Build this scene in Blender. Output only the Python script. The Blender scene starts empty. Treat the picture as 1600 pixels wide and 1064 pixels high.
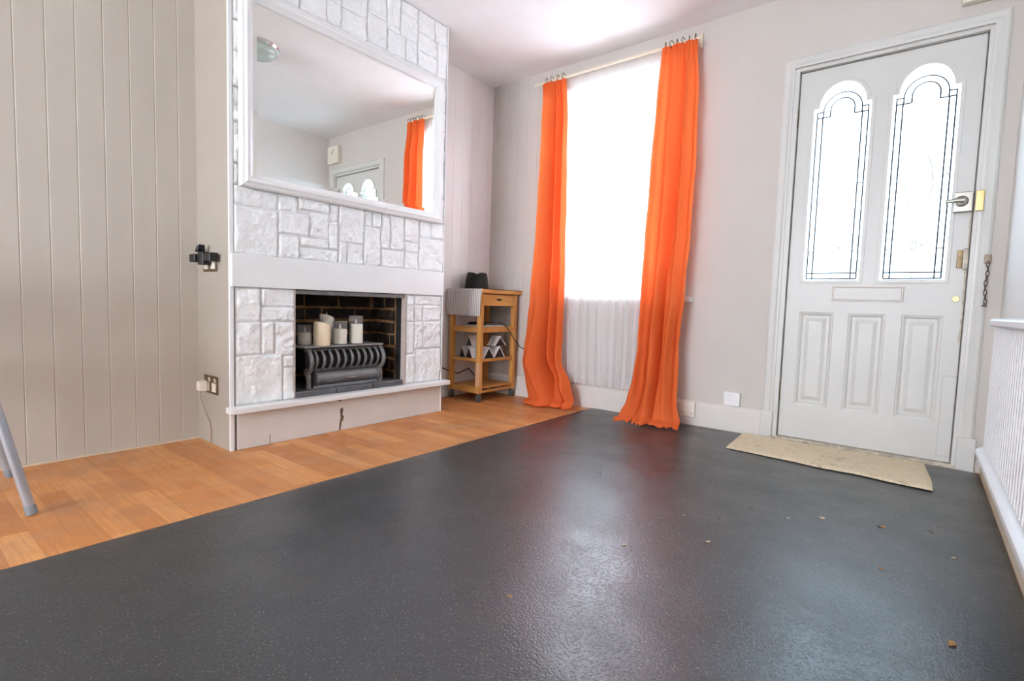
import bpy, bmesh, math, random
from mathutils import Vector, Matrix, noise
random.seed(7)
PI = math.pi
SC = bpy.context.scene
COL = SC.collection

# ------------------------------------------------------------------ helpers
def link(o, parent=None):
    COL.objects.link(o)
    if parent is not None:
        o.parent = parent
        o.matrix_parent_inverse = Matrix.Identity(4)
    return o

def tag(o, label=None, cat=None, group=None, kind=None):
    if label: o['label'] = label
    if cat: o['category'] = cat
    if group: o['group'] = group
    if kind: o['kind'] = kind
    return o

def thing(name, label, cat, loc=(0, 0, 0), group=None, kind=None, rotz=0):
    o = bpy.data.objects.new(name, None)
    o.empty_display_size = .05
    link(o); o.location = loc; o.rotation_euler = (0, 0, rotz)
    return tag(o, label, cat, group, kind)

def obj(name, bm, mats, parent=None, smooth=False, bevel=0, seg=2, origin=None):
    """Link a bmesh (in world coordinates, or local to `parent`'s location) as one mesh object."""
    me = bpy.data.meshes.new(name)
    bmesh.ops.recalc_face_normals(bm, faces=bm.faces)
    if parent is not None:
        off = Vector((0, 0, 0)); q = parent
        while q is not None:
            off += Vector(q.location); q = q.parent
        bmesh.ops.translate(bm, verts=bm.verts, vec=-off)
    elif origin is not None:
        bmesh.ops.translate(bm, verts=bm.verts, vec=-Vector(origin))
    bm.to_mesh(me); bm.free()
    if not isinstance(mats, (list, tuple)): mats = [mats]
    for m in mats: me.materials.append(m)
    if smooth:
        for p in me.polygons: p.use_smooth = True
        me.set_sharp_from_angle(angle=math.radians(48))
    o = bpy.data.objects.new(name, me)
    link(o, parent)
    if parent is None and origin is not None: o.location = origin
    if bevel:
        b = o.modifiers.new('bevel', 'BEVEL'); b.width = bevel; b.segments = seg
        b.limit_method = 'ANGLE'; b.angle_limit = math.radians(40)
        for p in me.polygons: p.use_smooth = True
        w = o.modifiers.new('wn', 'WEIGHTED_NORMAL'); w.keep_sharp = True
    return o

def BM(): return bmesh.new()

def box(bm, a, b, mi=0):
    x0, x1 = sorted((a[0], b[0])); y0, y1 = sorted((a[1], b[1])); z0, z1 = sorted((a[2], b[2]))
    v = [bm.verts.new(p) for p in ((x0,y0,z0),(x1,y0,z0),(x1,y1,z0),(x0,y1,z0),(x0,y0,z1),(x1,y0,z1),(x1,y1,z1),(x0,y1,z1))]
    fs = []
    for q in ((3,2,1,0),(4,5,6,7),(0,1,5,4),(1,2,6,5),(2,3,7,6),(3,0,4,7)):
        f = bm.faces.new([v[i] for i in q]); f.material_index = mi; fs.append(f)
    return v

def hexa(bm, pts, mi=0):
    v = [bm.verts.new(p) for p in pts]
    for q in ((3,2,1,0),(4,5,6,7),(0,1,5,4),(1,2,6,5),(2,3,7,6),(3,0,4,7)):
        f = bm.faces.new([v[i] for i in q]); f.material_index = mi
    return v

def tube(bm, pts, r, n=12, cap=True, closed=False, mi=0):
    """Swept round tube; r may be a number or a list."""
    P = [Vector(p) for p in pts]; N = len(P)
    rr = r if isinstance(r, (list, tuple)) else [r]*N
    rings = []; prev = None
    for i, p in enumerate(P):
        if closed: t = P[(i+1) % N] - P[i-1]
        else: t = P[min(i+1, N-1)] - P[max(i-1, 0)]
        t.normalize()
        if prev is None:
            a = Vector((0, 0, 1)) if abs(t.z) < .9 else Vector((1, 0, 0))
            u = t.cross(a).normalized()
        else:
            u = (prev - t*prev.dot(t)).normalized()
        prev = u; w = t.cross(u)
        rings.append([bm.verts.new(p + (u*math.cos(2*PI*k/n) + w*math.sin(2*PI*k/n))*rr[i]) for k in range(n)])
    M = N if closed else N-1
    for i in range(M):
        A, B = rings[i], rings[(i+1) % N]
        for k in range(n):
            f = bm.faces.new((A[k], A[(k+1) % n], B[(k+1) % n], B[k])); f.material_index = mi; f.smooth = True
    if cap and not closed:
        f = bm.faces.new(list(reversed(rings[0]))); f.material_index = mi
        f = bm.faces.new(rings[-1]); f.material_index = mi

def lathe(bm, prof, c=(0, 0, 0), n=32, axis='z', mi=0):
    """prof: list of (radius, height)."""
    rings = []
    def P(r, h, a):
        x, y = r*math.cos(a), r*math.sin(a)
        if axis == 'z': q = (x, y, h)
        elif axis == 'x': q = (h, x, y)
        else: q = (x, h, y)
        return Vector(c) + Vector(q)
    for r, h in prof:
        if r < 1e-6: rings.append([bm.verts.new(P(0, h, 0))])
        else: rings.append([bm.verts.new(P(r, h, 2*PI*k/n)) for k in range(n)])
    for A, B in zip(rings, rings[1:]):
        for k in range(n):
            k2 = (k+1) % n
            if len(A) == 1 and len(B) == 1: continue
            if len(A) == 1: f = bm.faces.new((A[0], B[k2], B[k]))
            elif len(B) == 1: f = bm.faces.new((A[k], A[k2], B[0]))
            else: f = bm.faces.new((A[k], A[k2], B[k2], B[k]))
            f.material_index = mi; f.smooth = True
    return rings

def prism(bm, poly, a0, a1, plane='xz', mi=0):
    """Extrude polygon (list of 2D) from a0 to a1 along the missing axis."""
    def P(p, a):
        if plane == 'xz': return (p[0], a, p[1])
        if plane == 'yz': return (a, p[0], p[1])
        return (p[0], p[1], a)
    A = [bm.verts.new(P(p, a0)) for p in poly]; B = [bm.verts.new(P(p, a1)) for p in poly]
    n = len(poly)
    fs = [bm.faces.new(A), bm.faces.new(list(reversed(B)))]
    for k in range(n): fs.append(bm.faces.new((A[k], B[k], B[(k+1) % n], A[(k+1) % n])))
    for f in fs: f.material_index = mi

def grid(bm, nu, nv, fn, mi=0, smooth=True):
    V = [[bm.verts.new(fn(i/nu, j/nv)) for i in range(nu+1)] for j in range(nv+1)]
    for j in range(nv):
        for i in range(nu):
            f = bm.faces.new((V[j][i], V[j][i+1], V[j+1][i+1], V[j+1][i])); f.material_index = mi; f.smooth = smooth
    return V

def plate_bm(outline, holes, y0, y1):
    """Flat plate in the x-z plane with holes, thickness y0..y1, by filling a 2D curve."""
    cu = bpy.data.curves.new('tmp_outline', 'CURVE'); cu.dimensions = '2D'; cu.fill_mode = 'BOTH'
    cu.extrude = abs(y1-y0)/2
    for pts in [outline]+list(holes):
        s = cu.splines.new('POLY'); s.points.add(len(pts)-1); s.use_cyclic_u = True
        for q, p in zip(s.points, pts): q.co = (p[0], p[1], 0, 1)
    o = bpy.data.objects.new('tmp_outline', cu); COL.objects.link(o)
    dg = bpy.context.evaluated_depsgraph_get(); dg.update()
    me = bpy.data.meshes.new_from_object(o.evaluated_get(dg))
    bm = BM(); bm.from_mesh(me)
    bpy.data.objects.remove(o); bpy.data.curves.remove(cu); bpy.data.meshes.remove(me)
    bmesh.ops.remove_doubles(bm, verts=bm.verts, dist=1e-5)
    for v in bm.verts: v.co = Vector((v.co.x, (y0+y1)/2 + v.co.z, v.co.y))
    return bm

def interp(tab, z, k):
    """tab rows sorted by descending z; smooth interpolation of column k."""
    if z >= tab[0][0]: return tab[0][k]
    for a, b in zip(tab, tab[1:]):
        if z >= b[0]:
            t = (a[0]-z)/(a[0]-b[0]); t = t*t*(3-2*t)*.5 + t*.5
            return a[k]*(1-t)+b[k]*t
    return tab[-1][k]

def copy_tree(o, parent=None):
    c = o.copy(); COL.objects.link(c)
    c.parent = parent
    for ch in list(o.children): copy_tree(ch, c)
    return c

# ------------------------------------------------------------------ materials
class NT:
    def __init__(s, name):
        s.m = bpy.data.materials.new(name); s.m.use_nodes = True
        s.t = s.m.node_tree; s.n = s.t.nodes; s.l = s.t.links
        s.out = next(n for n in s.n if n.type == 'OUTPUT_MATERIAL')
        s.p = next(n for n in s.n if n.type == 'BSDF_PRINCIPLED')
        s.tc = None
    def coord(s, scale=(1, 1, 1), rot=(0, 0, 0), kind='Object'):
        if s.tc is None: s.tc = s.n.new('ShaderNodeTexCoord')
        mp = s.n.new('ShaderNodeMapping'); mp.inputs['Scale'].default_value = scale; mp.inputs['Rotation'].default_value = rot
        s.l.new(s.tc.outputs[kind], mp.inputs['Vector']); return mp.outputs['Vector']
    def noise(s, vec, scale, detail=4, rough=.55):
        n = s.n.new('ShaderNodeTexNoise'); n.inputs['Scale'].default_value = scale
        n.inputs['Detail'].default_value = detail; n.inputs['Roughness'].default_value = rough
        s.l.new(vec, n.inputs['Vector']); return n.outputs['Fac']
    def voronoi(s, vec, scale, feature='F1'):
        n = s.n.new('ShaderNodeTexVoronoi'); n.feature = feature; n.inputs['Scale'].default_value = scale
        s.l.new(vec, n.inputs['Vector']); return n.outputs['Distance']
    def ramp(s, fac, stops):
        r = s.n.new('ShaderNodeValToRGB'); e = r.color_ramp.elements
        while len(e) < len(stops): e.new(.5)
        for q, (pos, c) in zip(e, stops):
            q.position = pos; q.color = (c, c, c, 1) if isinstance(c, (int, float)) else (*c, 1)
        s.l.new(fac, r.inputs['Fac']); return r.outputs['Color']
    def mix(s, fac, a, b, mode='MIX'):
        n = s.n.new('ShaderNodeMix'); n.data_type = 'RGBA'; n.blend_type = mode
        for sock, v in ((n.inputs[0], fac), (n.inputs[6], a), (n.inputs[7], b)):
            if hasattr(v, 'links'): s.l.new(v, sock)
            elif isinstance(v, (int, float)): sock.default_value = v
            else: sock.default_value = (*v, 1)
        return n.outputs[2]
    def bump(s, h, strength=.3, dist=.005):
        b = s.n.new('ShaderNodeBump'); b.inputs['Strength'].default_value = strength; b.inputs['Distance'].default_value = dist
        s.l.new(h, b.inputs['Height']); s.l.new(b.outputs['Normal'], s.p.inputs['Normal'])
    def set(s, color=None, rough=None, metal=None, spec=None):
        for k, v in (('Base Color', color), ('Roughness', rough), ('Metallic', metal), ('Specular IOR Level', spec)):
            if v is None: continue
            if hasattr(v, 'links'): s.l.new(v, s.p.inputs[k])
            elif isinstance(v, (int, float)): s.p.inputs[k].default_value = v
            else: s.p.inputs[k].default_value = (*v, 1)
        return s

def mat(name, color, rough=.5, metal=0, var=.06, nscale=12, bump=0, bscale=60, spec=.5, bdist=.003, stretch=(1, 1, 1)):
    """Paint / plastic / metal: base colour with gentle procedural mottling and optional bump."""
    t = NT(name); v = t.coord(stretch)
    n = t.noise(v, nscale)
    lo = tuple(c*(1-var) for c in color); hi = tuple(min(1, c*(1+var)) for c in color)
    t.set(t.ramp(n, [(.3, lo), (.7, hi)]), rough, metal, spec)
    if bump: t.bump(t.noise(v, bscale, 6), bump, bdist)
    return t.m

M = {}
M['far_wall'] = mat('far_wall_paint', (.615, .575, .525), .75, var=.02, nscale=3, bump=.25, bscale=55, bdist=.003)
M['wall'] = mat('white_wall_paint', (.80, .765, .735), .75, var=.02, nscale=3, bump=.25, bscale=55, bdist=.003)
M['ceiling'] = mat('ceiling_paint', (.90, .875, .86), .85, var=.02, nscale=5, bump=.5, bscale=38, bdist=.006)
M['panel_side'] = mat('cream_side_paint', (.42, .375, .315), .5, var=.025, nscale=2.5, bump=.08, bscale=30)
M['panel_lit'] = mat('lit_panel_paint', (.86, .815, .79), .5, var=.02, nscale=3, bump=.08, bscale=30)  # lighter copy for the alcove panelling, its brighter light put into the colour
M['panel'] = mat('shaded_cream_panel', (.55, .50, .43), .5, var=.025, nscale=2.5, bump=.08, bscale=30)  # cream darkened so the colour carries the light falloff on the front stretch
M['white'] = mat('white_gloss_paint', (.84, .845, .83), .32, var=.015, nscale=6, bump=.05, bscale=40)
M['door'] = mat('door_paint', (.645, .635, .60), .38, var=.025, nscale=4, bump=.06, bscale=50)
M['skirt'] = mat('skirting_paint', (.71, .675, .63), .45, var=.03, nscale=5, bump=.08, bscale=40)
M['cream_skirt'] = mat('old_cream_paint', (.66, .56, .42), .55, var=.12, nscale=9)
M['stone'] = mat('painted_stone', (.92, .93, .915), .55, var=.02, nscale=20, bump=.9, bscale=48, bdist=.009)
M['grout'] = mat('painted_joint', (.74, .73, .72), .7, var=.05, nscale=25, bump=.3, bscale=80)
M['crack_fill'] = mat('bare_crack', (.035, .025, .02), .9, var=.3)  # near-black colour of the thin crack in the plinth board
M['peeled'] = mat('peeled_brown_wood', (.13, .085, .05), .85, var=.5, nscale=60)
M['iron'] = mat('cast_iron', (.20, .195, .195), .5, .35, var=.2, nscale=40, bump=.25, bscale=150, bdist=.002)
M['iron_dark'] = mat('soot_iron', (.016, .015, .015), .7, .2, var=.3, nscale=30)
M['slate'] = mat('grey_slate', (.27, .26, .265), .45, var=.1, nscale=25)
M['black_tile'] = mat('black_tile', (.11, .11, .115), .35, var=.25, nscale=18, bump=.1, bscale=60)
M['plaster'] = mat('jamb_plaster', (.52, .44, .40), .8, var=.1, nscale=30, bump=.3, bscale=80)
M['wax'] = mat('cream_wax', (.95, .89, .75), .45, var=.03, nscale=8)
M['wax_gold'] = mat('ivory_wax', (.95, .82, .58), .45, var=.05, nscale=6)
M['flame_white'] = mat('white_plastic_flame', (.88, .86, .80), .4, var=.02)
M['pine'] = None
M['black_fabric'] = mat('black_felt', (.018, .018, .017), .95, var=.3, nscale=60, bump=.3, bscale=200, bdist=.002)
M['black_plastic'] = mat('black_plastic', (.014, .014, .016), .4, var=.2)
M['cable'] = mat('black_cable', (.02, .018, .018), .5, var=.1)
M['cable_beige'] = mat('beige_cable', (.40, .29, .20), .5, var=.08)
M['ivory_plastic'] = mat('ivory_plastic', (.80, .74, .63), .4, var=.03)
M['white_plastic'] = mat('white_plastic', (.84, .84, .83), .35, var=.02)
M['dark_board'] = mat('dark_board', (.03, .03, .032), .7, var=.2)
M['light_board'] = mat('white_board', (.76, .74, .71), .6, var=.04, nscale=20)
M['caster'] = mat('grey_caster', (.075, .08, .085), .45, var=.15)
M['brass'] = mat('aged_brass', (.36, .25, .11), .35, .9, var=.25, nscale=30)
M['brass_bright'] = mat('bright_brass', (.55, .42, .20), .4, 1, var=.1)
M['dark_brass'] = mat('dark_brass_plate', (.20, .14, .075), .4, .75, var=.3, nscale=40)
M['bronze'] = mat('bronze_hook', (.22, .17, .11), .35, .8, var=.2)
M['nickel'] = mat('satin_nickel', (.38, .36, .31), .32, .95, var=.08)
M['steel_paint'] = mat('grey_painted_steel', (.40, .43, .47), .35, .4, var=.06)
M['rubber'] = mat('grey_rubber_tip', (.20, .22, .24), .6, var=.1)
M['lead'] = mat('lead_came', (.05, .045, .055), .5, .4, var=.15)
M['radiator'] = mat('radiator_enamel', (.75, .74, .75), .3, var=.01)
M['chrome'] = mat('lamp_chrome', (.80, .80, .80), .12, 1, var=.02)
M['chain'] = mat('chain_steel', (.16, .12, .09), .35, .8, var=.2)
M['cream_batten'] = mat('cream_batten_paint', (.80, .70, .55), .5, var=.04)
M['oldpaint'] = mat('worn_edge_paint', (.56, .50, .40), .7, var=.35, nscale=35)
M['outer'] = mat('outer_render', (.6, .58, .55), .9, var=.05)
M['leaf'] = mat('dry_leaf', (.38, .20, .08), .8, var=.35, nscale=80)
M['leaf_pale'] = mat('pale_leaf', (.60, .47, .30), .8, var=.25, nscale=80)

def wood_mat(name, base, dark, scale=1.0, rough=.45, axis='z'):
    t = NT(name)
    st = {'x': (1.2, 14, 14), 'y': (14, 1.2, 14), 'z': (14, 14, 1.2)}[axis]
    v = t.coord(tuple(c*scale for c in st))
    n = t.noise(v, 3.5, 6, .6)
    t.set(t.ramp(n, [(.3, dark), (.65, base)]), rough, 0, .4)
    t.bump(n, .12, .002); return t.m
for ax in 'xyz':
    M['pine_'+ax] = wood_mat('pine_'+ax, (.70, .36, .10), (.54, .25, .06), axis=ax)
M['pine_worn'] = wood_mat('pine_worn', (.70, .43, .26), (.58, .32, .15), axis='z')

def floor_mat():
    t = NT('parquet_wood')
    v = t.coord()
    br = t.n.new('ShaderNodeTexBrick'); t.l.new(v, br.inputs['Vector'])
    br.inputs['Scale'].default_value = 1; br.inputs['Brick Width'].default_value = .34; br.inputs['Row Height'].default_value = .072
    br.inputs['Mortar Size'].default_value = .0009; br.inputs['Mortar Smooth'].default_value = .3; br.inputs['Bias'].default_value = 0
    br.inputs['Color1'].default_value = (0, 0, 0, 1); br.inputs['Color2'].default_value = (1, 1, 1, 1); br.inputs['Mortar'].default_value = (.3, .3, .3, 1)
    br.offset = .37; br.squash = 1
    blk = t.ramp(br.outputs['Color'], [(0, (.53, .205, .062)), (.35, (.60, .245, .076)), (.65, (.66, .28, .09)), (1, (.76, .365, .13))])
    grain = t.noise(t.coord((1.5, 26, 1)), 4, 6, .6)
    c = t.mix(t.ramp(grain, [(.35, 0.), (.7, .45)]), blk, (.36, .145, .045))
    # worn grey stains
    st = t.ramp(t.noise(v, 3.2, 5, .6), [(.50, 0.), (.72, .55)])
    c = t.mix(st, c, (.33, .20, .13))
    seam = t.ramp(br.outputs['Fac'], [(0, 0.), (1, .32)])
    c = t.mix(seam, c, (.20, .08, .025))
    t.set(c, t.ramp(t.noise(v, 9, 4), [(.3, .33), (.7, .55)]), 0, .45)
    t.bump(grain, .06, .002); return t.m
M['parquet'] = floor_mat()

def lino_mat():
    t = NT('grey_linoleum'); v = t.coord()
    fine = t.noise(v, 160, 3, .7)
    c = t.ramp(fine, [(.35, (.010, .0135, .0165)), (.68, (.044, .050, .056))])
    sp = t.ramp(t.voronoi(v, 120), [(.10, .9), (.24, 0.)])
    big = t.ramp(t.noise(v, 30, 2), [(.40, .25), (.58, 1.)])
    sp = t.mix(1.0, sp, big, 'MULTIPLY')
    c = t.mix(sp, c, (.26, .265, .26))
    dust = t.ramp(t.noise(v, 2.1, 6, .65), [(.5, 0.), (.75, .30)])
    c = t.mix(dust, c, (.12, .115, .11))
    rg = t.ramp(t.noise(v, 5, 6, .65), [(.3, .27), (.7, .42)])
    t.set(c, rg, 0, 1.0)
    t.bump(t.mix(.5, t.noise(v, 85, 4, .6), t.ramp(t.voronoi(v, 150), [(.1, 0.), (.5, 1.)])), .38, .002); return t.m
M['lino'] = lino_mat()

def mat_mat():
    t = NT('cream_mat_pile'); v = t.coord()
    w = t.n.new('ShaderNodeTexWave'); w.inputs['Scale'].default_value = 55; w.inputs['Distortion'].default_value = 2; w.inputs['Detail'].default_value = 3
    w.bands_direction = 'Y'; t.l.new(v, w.inputs['Vector'])
    n = t.noise(v, 120, 4, .7)
    c = t.ramp(n, [(.3, (.70, .58, .39)), (.7, (.92, .80, .60))])
    c = t.mix(t.ramp(t.noise(v, 17, 5, .75), [(.56, 0.), (.70, .75)]), c, (.42, .31, .19))
    t.set(c, .95, 0, .1); t.bump(t.mix(.5, w.outputs['Color'], n), .6, .004); return t.m
M['mat'] = mat_mat()

def cloth_mat(name, col, transl=.35, bump=.15, spec=.15, rough=.8):
    t = NT(name); v = t.coord()
    n = t.noise(v, 240, 3, .6)
    t.set(t.ramp(t.noise(v, 6, 3), [(.3, tuple(c*.94 for c in col)), (.7, col)]), rough, 0, spec)
    t.bump(n, bump, .001)
    tr = t.n.new('ShaderNodeBsdfTranslucent'); tr.inputs['Color'].default_value = (*col, 1)
    mx = t.n.new('ShaderNodeMixShader'); mx.inputs[0].default_value = transl
    t.l.new(t.p.outputs[0], mx.inputs[1]); t.l.new(tr.outputs[0], mx.inputs[2]); t.l.new(mx.outputs[0], t.out.inputs['Surface'])
    return t.m
M['orange'] = cloth_mat('orange_curtain_cloth', (.90, .185, .050), .30)

def net_mat():
    t = NT('white_net_cloth'); v = t.coord()
    t.set((.93, .92, .91), .9, 0, .1)
    tr = t.n.new('ShaderNodeBsdfTranslucent'); tr.inputs['Color'].default_value = (.9, .89, .88, 1)
    m1 = t.n.new('ShaderNodeMixShader'); m1.inputs[0].default_value = .4
    t.l.new(t.p.outputs[0], m1.inputs[1]); t.l.new(tr.outputs[0], m1.inputs[2])
    tp = t.n.new('ShaderNodeBsdfTransparent'); tp.inputs['Color'].default_value = (1, 1, 1, 1)
    m2 = t.n.new('ShaderNodeMixShader'); m2.inputs[0].default_value = .20
    t.l.new(m1.outputs[0], m2.inputs[1]); t.l.new(tp.outputs[0], m2.inputs[2]); t.l.new(m2.outputs[0], t.out.inputs['Surface'])
    return t.m
M['net'] = net_mat()

def thin_glass(name, refl=.08, tint=(1, 1, 1), rough=.02):
    t = NT(name)
    tp = t.n.new('ShaderNodeBsdfTransparent'); tp.inputs['Color'].default_value = (*tint, 1)
    gl = t.n.new('ShaderNodeBsdfGlossy'); gl.inputs['Roughness'].default_value = rough
    lw = t.n.new('ShaderNodeLayerWeight'); lw.inputs['Blend'].default_value = refl
    mx = t.n.new('ShaderNodeMixShader')
    t.l.new(lw.outputs['Fresnel'], mx.inputs[0]); t.l.new(tp.outputs[0], mx.inputs[1]); t.l.new(gl.outputs[0], mx.inputs[2])
    t.l.new(mx.outputs[0], t.out.inputs['Surface']); t.n.remove(t.p); return t.m
M['glass'] = thin_glass('window_glass', .05)
M['door_glass'] = thin_glass('obscured_door_glass', .05, (.56, .62, .63), .1)
def jar_glass():
    t = NT('candle_jar_glass'); t.set((.85, .85, .84), .15, 0, .5)
    tp = t.n.new('ShaderNodeBsdfTransparent'); tp.inputs['Color'].default_value = (.985, .985, .98, 1)
    mx = t.n.new('ShaderNodeMixShader'); mx.inputs[0].default_value = .10
    t.l.new(tp.outputs[0], mx.inputs[1]); t.l.new(t.p.outputs[0], mx.inputs[2]); t.l.new(mx.outputs[0], t.out.inputs['Surface']); return t.m
M['candle_glass'] = jar_glass()

def lamp_glass():
    t = NT('frosted_green_glass'); t.set((.50, .60, .56), .12, 0, .6); return t.m
M['lamp_glass'] = lamp_glass()

def mirror_mat():
    t = NT('mirror_silver'); t.set((.90, .91, .88), .004, 1.0, .5); return t.m
M['mirror'] = mirror_mat()

def runner_mat():
    t = NT('striped_runner'); v = t.coord()
    sep = t.n.new('ShaderNodeSeparateXYZ'); t.l.new(v, sep.inputs[0])
    m1 = t.n.new('ShaderNodeMath'); m1.operation = 'MULTIPLY'; m1.inputs[1].default_value = 2*PI/.0165; t.l.new(sep.outputs['X'], m1.inputs[0])
    m2 = t.n.new('ShaderNodeMath'); m2.operation = 'SINE'; t.l.new(m1.outputs[0], m2.inputs[0])
    m3 = t.n.new('ShaderNodeMath'); m3.operation = 'MULTIPLY_ADD'; m3.inputs[1].default_value = .5; m3.inputs[2].default_value = .5; t.l.new(m2.outputs[0], m3.inputs[0])
    stripe = t.ramp(m3.outputs[0], [(.50, 0.), (.75, 1.)])
    hue = t.ramp(t.noise(t.coord((1, .001, .001)), 28, 1), [(.38, (.22, .24, .30)), (.5, (.46, .37, .29)), (.62, (.20, .22, .27))])
    c = t.mix(stripe, (.72, .69, .67), hue)
    t.set(c, .9, 0, .1); t.bump(t.noise(v, 260, 2), .2, .001); return t.m
M['runner'] = runner_mat()

def brick_mat():
    t = NT('sooty_brick'); v = t.coord()
    n = t.noise(v, 22, 6, .7)
    c = t.ramp(n, [(.35, (.018, .016, .015)), (.58, (.045, .034, .027)), (.8, (.20, .10, .05))])
    t.set(c, .9, 0, .2); t.bump(t.noise(v, 60, 6, .7), .7, .006); return t.m
M['brick'] = brick_mat()
def mortar_mat():
    t = NT('brown_mortar'); v = t.coord()
    n = t.noise(v, 13, 5, .7)
    c = t.ramp(n, [(.28, (.05, .032, .02)), (.5, (.34, .18, .08)), (.75, (.52, .34, .19))])
    t.set(c, .95, 0, .1); t.bump(t.noise(v, 90, 5, .7), .7, .005); return t.m
M['mortar'] = mortar_mat()

# ------------------------------------------------------------------ dimensions
XL, XC, YW, XR, ZC, YN = -2.80, -2.445, 3.211, .275, 2.435, -4.0
Y0, Y1 = 1.035, 2.355      # chimney breast ends
WX0, WX1, WZ0, WZ1 = -2.14, -1.24, .80, 2.19     # window opening
DX0, DX1, DZ1 = -.632, .178, 2.03                # door opening
# ------------------------------------------------------------------ room shell
bm = BM(); box(bm, (XL-.2, YN-.2, -.12), (XR+.2, YW+.22, 0))
tag(obj('floor', bm, M['parquet']), 'orange wood-block parquet floor along the fireplace wall', 'floor', kind='structure')
bm = BM(); box(bm, (XL-.2, YN-.2, ZC), (XR+.2, YW+.22, ZC+.1))
tag(obj('ceiling', bm, M['ceiling']), 'white textured plaster ceiling', 'ceiling', kind='structure')

def plank_profile(a0, a1, pitch, start, depth=.0022, w=.006):
    """(along, inset) polyline with V grooves."""
    pts = [(a0, 0)]
    s = start
    while s < a1-.01:
        if s > a0+.01: pts += [(s-w/2, 0), (s, depth), (s+w/2, 0)]
        s += pitch
    pts.append((a1, 0)); return pts

def panel_wall(bm, prof, fixed, axis, sign, z0, z1, thick, mi=0):
    """Wall slab whose room face has grooves. axis 'y': runs along y at x=fixed, room on +sign side."""
    def P(a, d, z):
        return (fixed - sign*d, a, z) if axis == 'y' else (a, fixed - sign*d, z)
    F = [[bm.verts.new(P(a, d, z)) for a, d in prof] for z in (z0, z1)]
    for i in range(len(prof)-1):
        f = bm.faces.new((F[0][i], F[0][i+1], F[1][i+1], F[1][i])); f.material_index = mi
    a0, a1 = prof[0][0], prof[-1][0]
    B = [[bm.verts.new(P(a, abs(thick), z)) for a in (a0, a1)] for z in (z0, z1)]
    for f in ((B[0][0], B[1][0], B[1][1], B[0][1]), (F[0][0], F[1][0], B[1][0], B[0][0]), (F[0][-1], B[0][1], B[1][1], F[1][-1])):
        bm.faces.new(f).material_index = mi
    bm.faces.new(F[1]+[B[1][1], B[1][0]]).material_index = mi
    bm.faces.new(list(reversed(F[0]))+[B[0][0], B[0][1]]).material_index = mi

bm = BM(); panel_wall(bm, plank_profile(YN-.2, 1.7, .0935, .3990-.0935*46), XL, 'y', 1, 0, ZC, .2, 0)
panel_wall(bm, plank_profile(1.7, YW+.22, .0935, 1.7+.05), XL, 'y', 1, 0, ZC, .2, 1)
tag(obj('wall_left', bm, [M['panel'], M['panel_lit']]), 'cream tongue and groove panelled wall on the fireplace side', 'wall', kind='structure')

bm = BM()
box(bm, (-2.25, YW, 0), (WX0, YW+.2, ZC)); box(bm, (WX0, YW, 0), (WX1, YW+.2, WZ0)); box(bm, (WX0, YW, WZ1), (WX1, YW+.2, ZC))
box(bm, (WX1, YW, 0), (DX0, YW+.2, ZC)); box(bm, (DX0, YW, DZ1), (DX1, YW+.2, ZC)); box(bm, (DX1, YW, 0), (XR, YW+.2, ZC))
panel_wall(bm, plank_profile(XL, -2.25, .0935, XL+.07), YW, 'x', -1, 0, ZC, -.2*-1)
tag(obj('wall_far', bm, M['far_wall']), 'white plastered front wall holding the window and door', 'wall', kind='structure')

bm = BM(); box(bm, (XR, YN-.2, 0), (XR+.2, YW+.22, ZC))
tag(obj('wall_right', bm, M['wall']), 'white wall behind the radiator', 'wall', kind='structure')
# wall behind the camera with a wide unseen window, added for fill light
NX0, NX1, NZ0, NZ1 = -2.3, .0, .45, 2.25
bm = BM()
box(bm, (XL, YN-.2, 0), (NX0, YN, ZC)); box(bm, (NX1, YN-.2, 0), (XR, YN, ZC))
box(bm, (NX0, YN-.2, 0), (NX1, YN, NZ0)); box(bm, (NX0, YN-.2, NZ1), (NX1, YN, ZC))
tag(obj('wall_near', bm, M['wall']), 'white wall behind the camera with a wide added window', 'wall', kind='structure')
w2 = thing('fill_window', 'wide white window added for fill light in the wall behind the camera', 'window', ((NX0+NX1)/2, YN-.08, NZ0), kind='structure')
bm = BM()
for a, b in (((NX0, NZ0), (NX0+.06, NZ1)), ((NX1-.06, NZ0), (NX1, NZ1)), ((NX0+.06, NZ0), (NX1-.06, NZ0+.06)), ((NX0+.06, NZ1-.06), (NX1-.06, NZ1)), ((-1.18, NZ0+.06), (-1.12, NZ1-.06))):
    box(bm, (a[0], YN-.12, a[1]), (b[0], YN-.05, b[1]))
obj('window_frame', bm, M['white'], w2, bevel=.004)
for a, b in ((NX0+.06, -1.18), (-1.12, NX1-.06)):
    bm = BM(); box(bm, (a, YN-.09, NZ0+.06), (b, YN-.085, NZ1-.06)); obj('pane', bm, M['glass'], w2)

# skirtings
def skirting(bm, x0, x1, y, h, t):
    prism(bm, [(y, 0), (y-t, 0), (y-t, h-.02), (y-t*.75, h-.012), (y-t*.45, h-.006), (y-t*.35, h), (y, h)], x0, x1, 'yz')
bm = BM(); skirting(bm, XL, -.685, YW, .152, .02)
tag(obj('baseboard_far', bm, M['skirt']), 'white painted skirting below the window', 'skirting board', kind='structure')
bm = BM(); prism(bm, [(XR, 0), (XR-.02, 0), (XR-.02, .105), (XR-.012, .12), (XR, .125)], YN, YW-.022, 'xz')
tag(obj('baseboard_right', bm, M['cream_skirt']), 'worn cream skirting under the radiator', 'skirting board', kind='structure')
bm = BM(); box(bm, (XL, YN, 0), (XL+.007, Y0, .008))
tag(obj('trim_1', bm, M['cream_skirt']), 'thin wooden strip along the foot of the panelled wall', 'trim', kind='structure')

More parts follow.
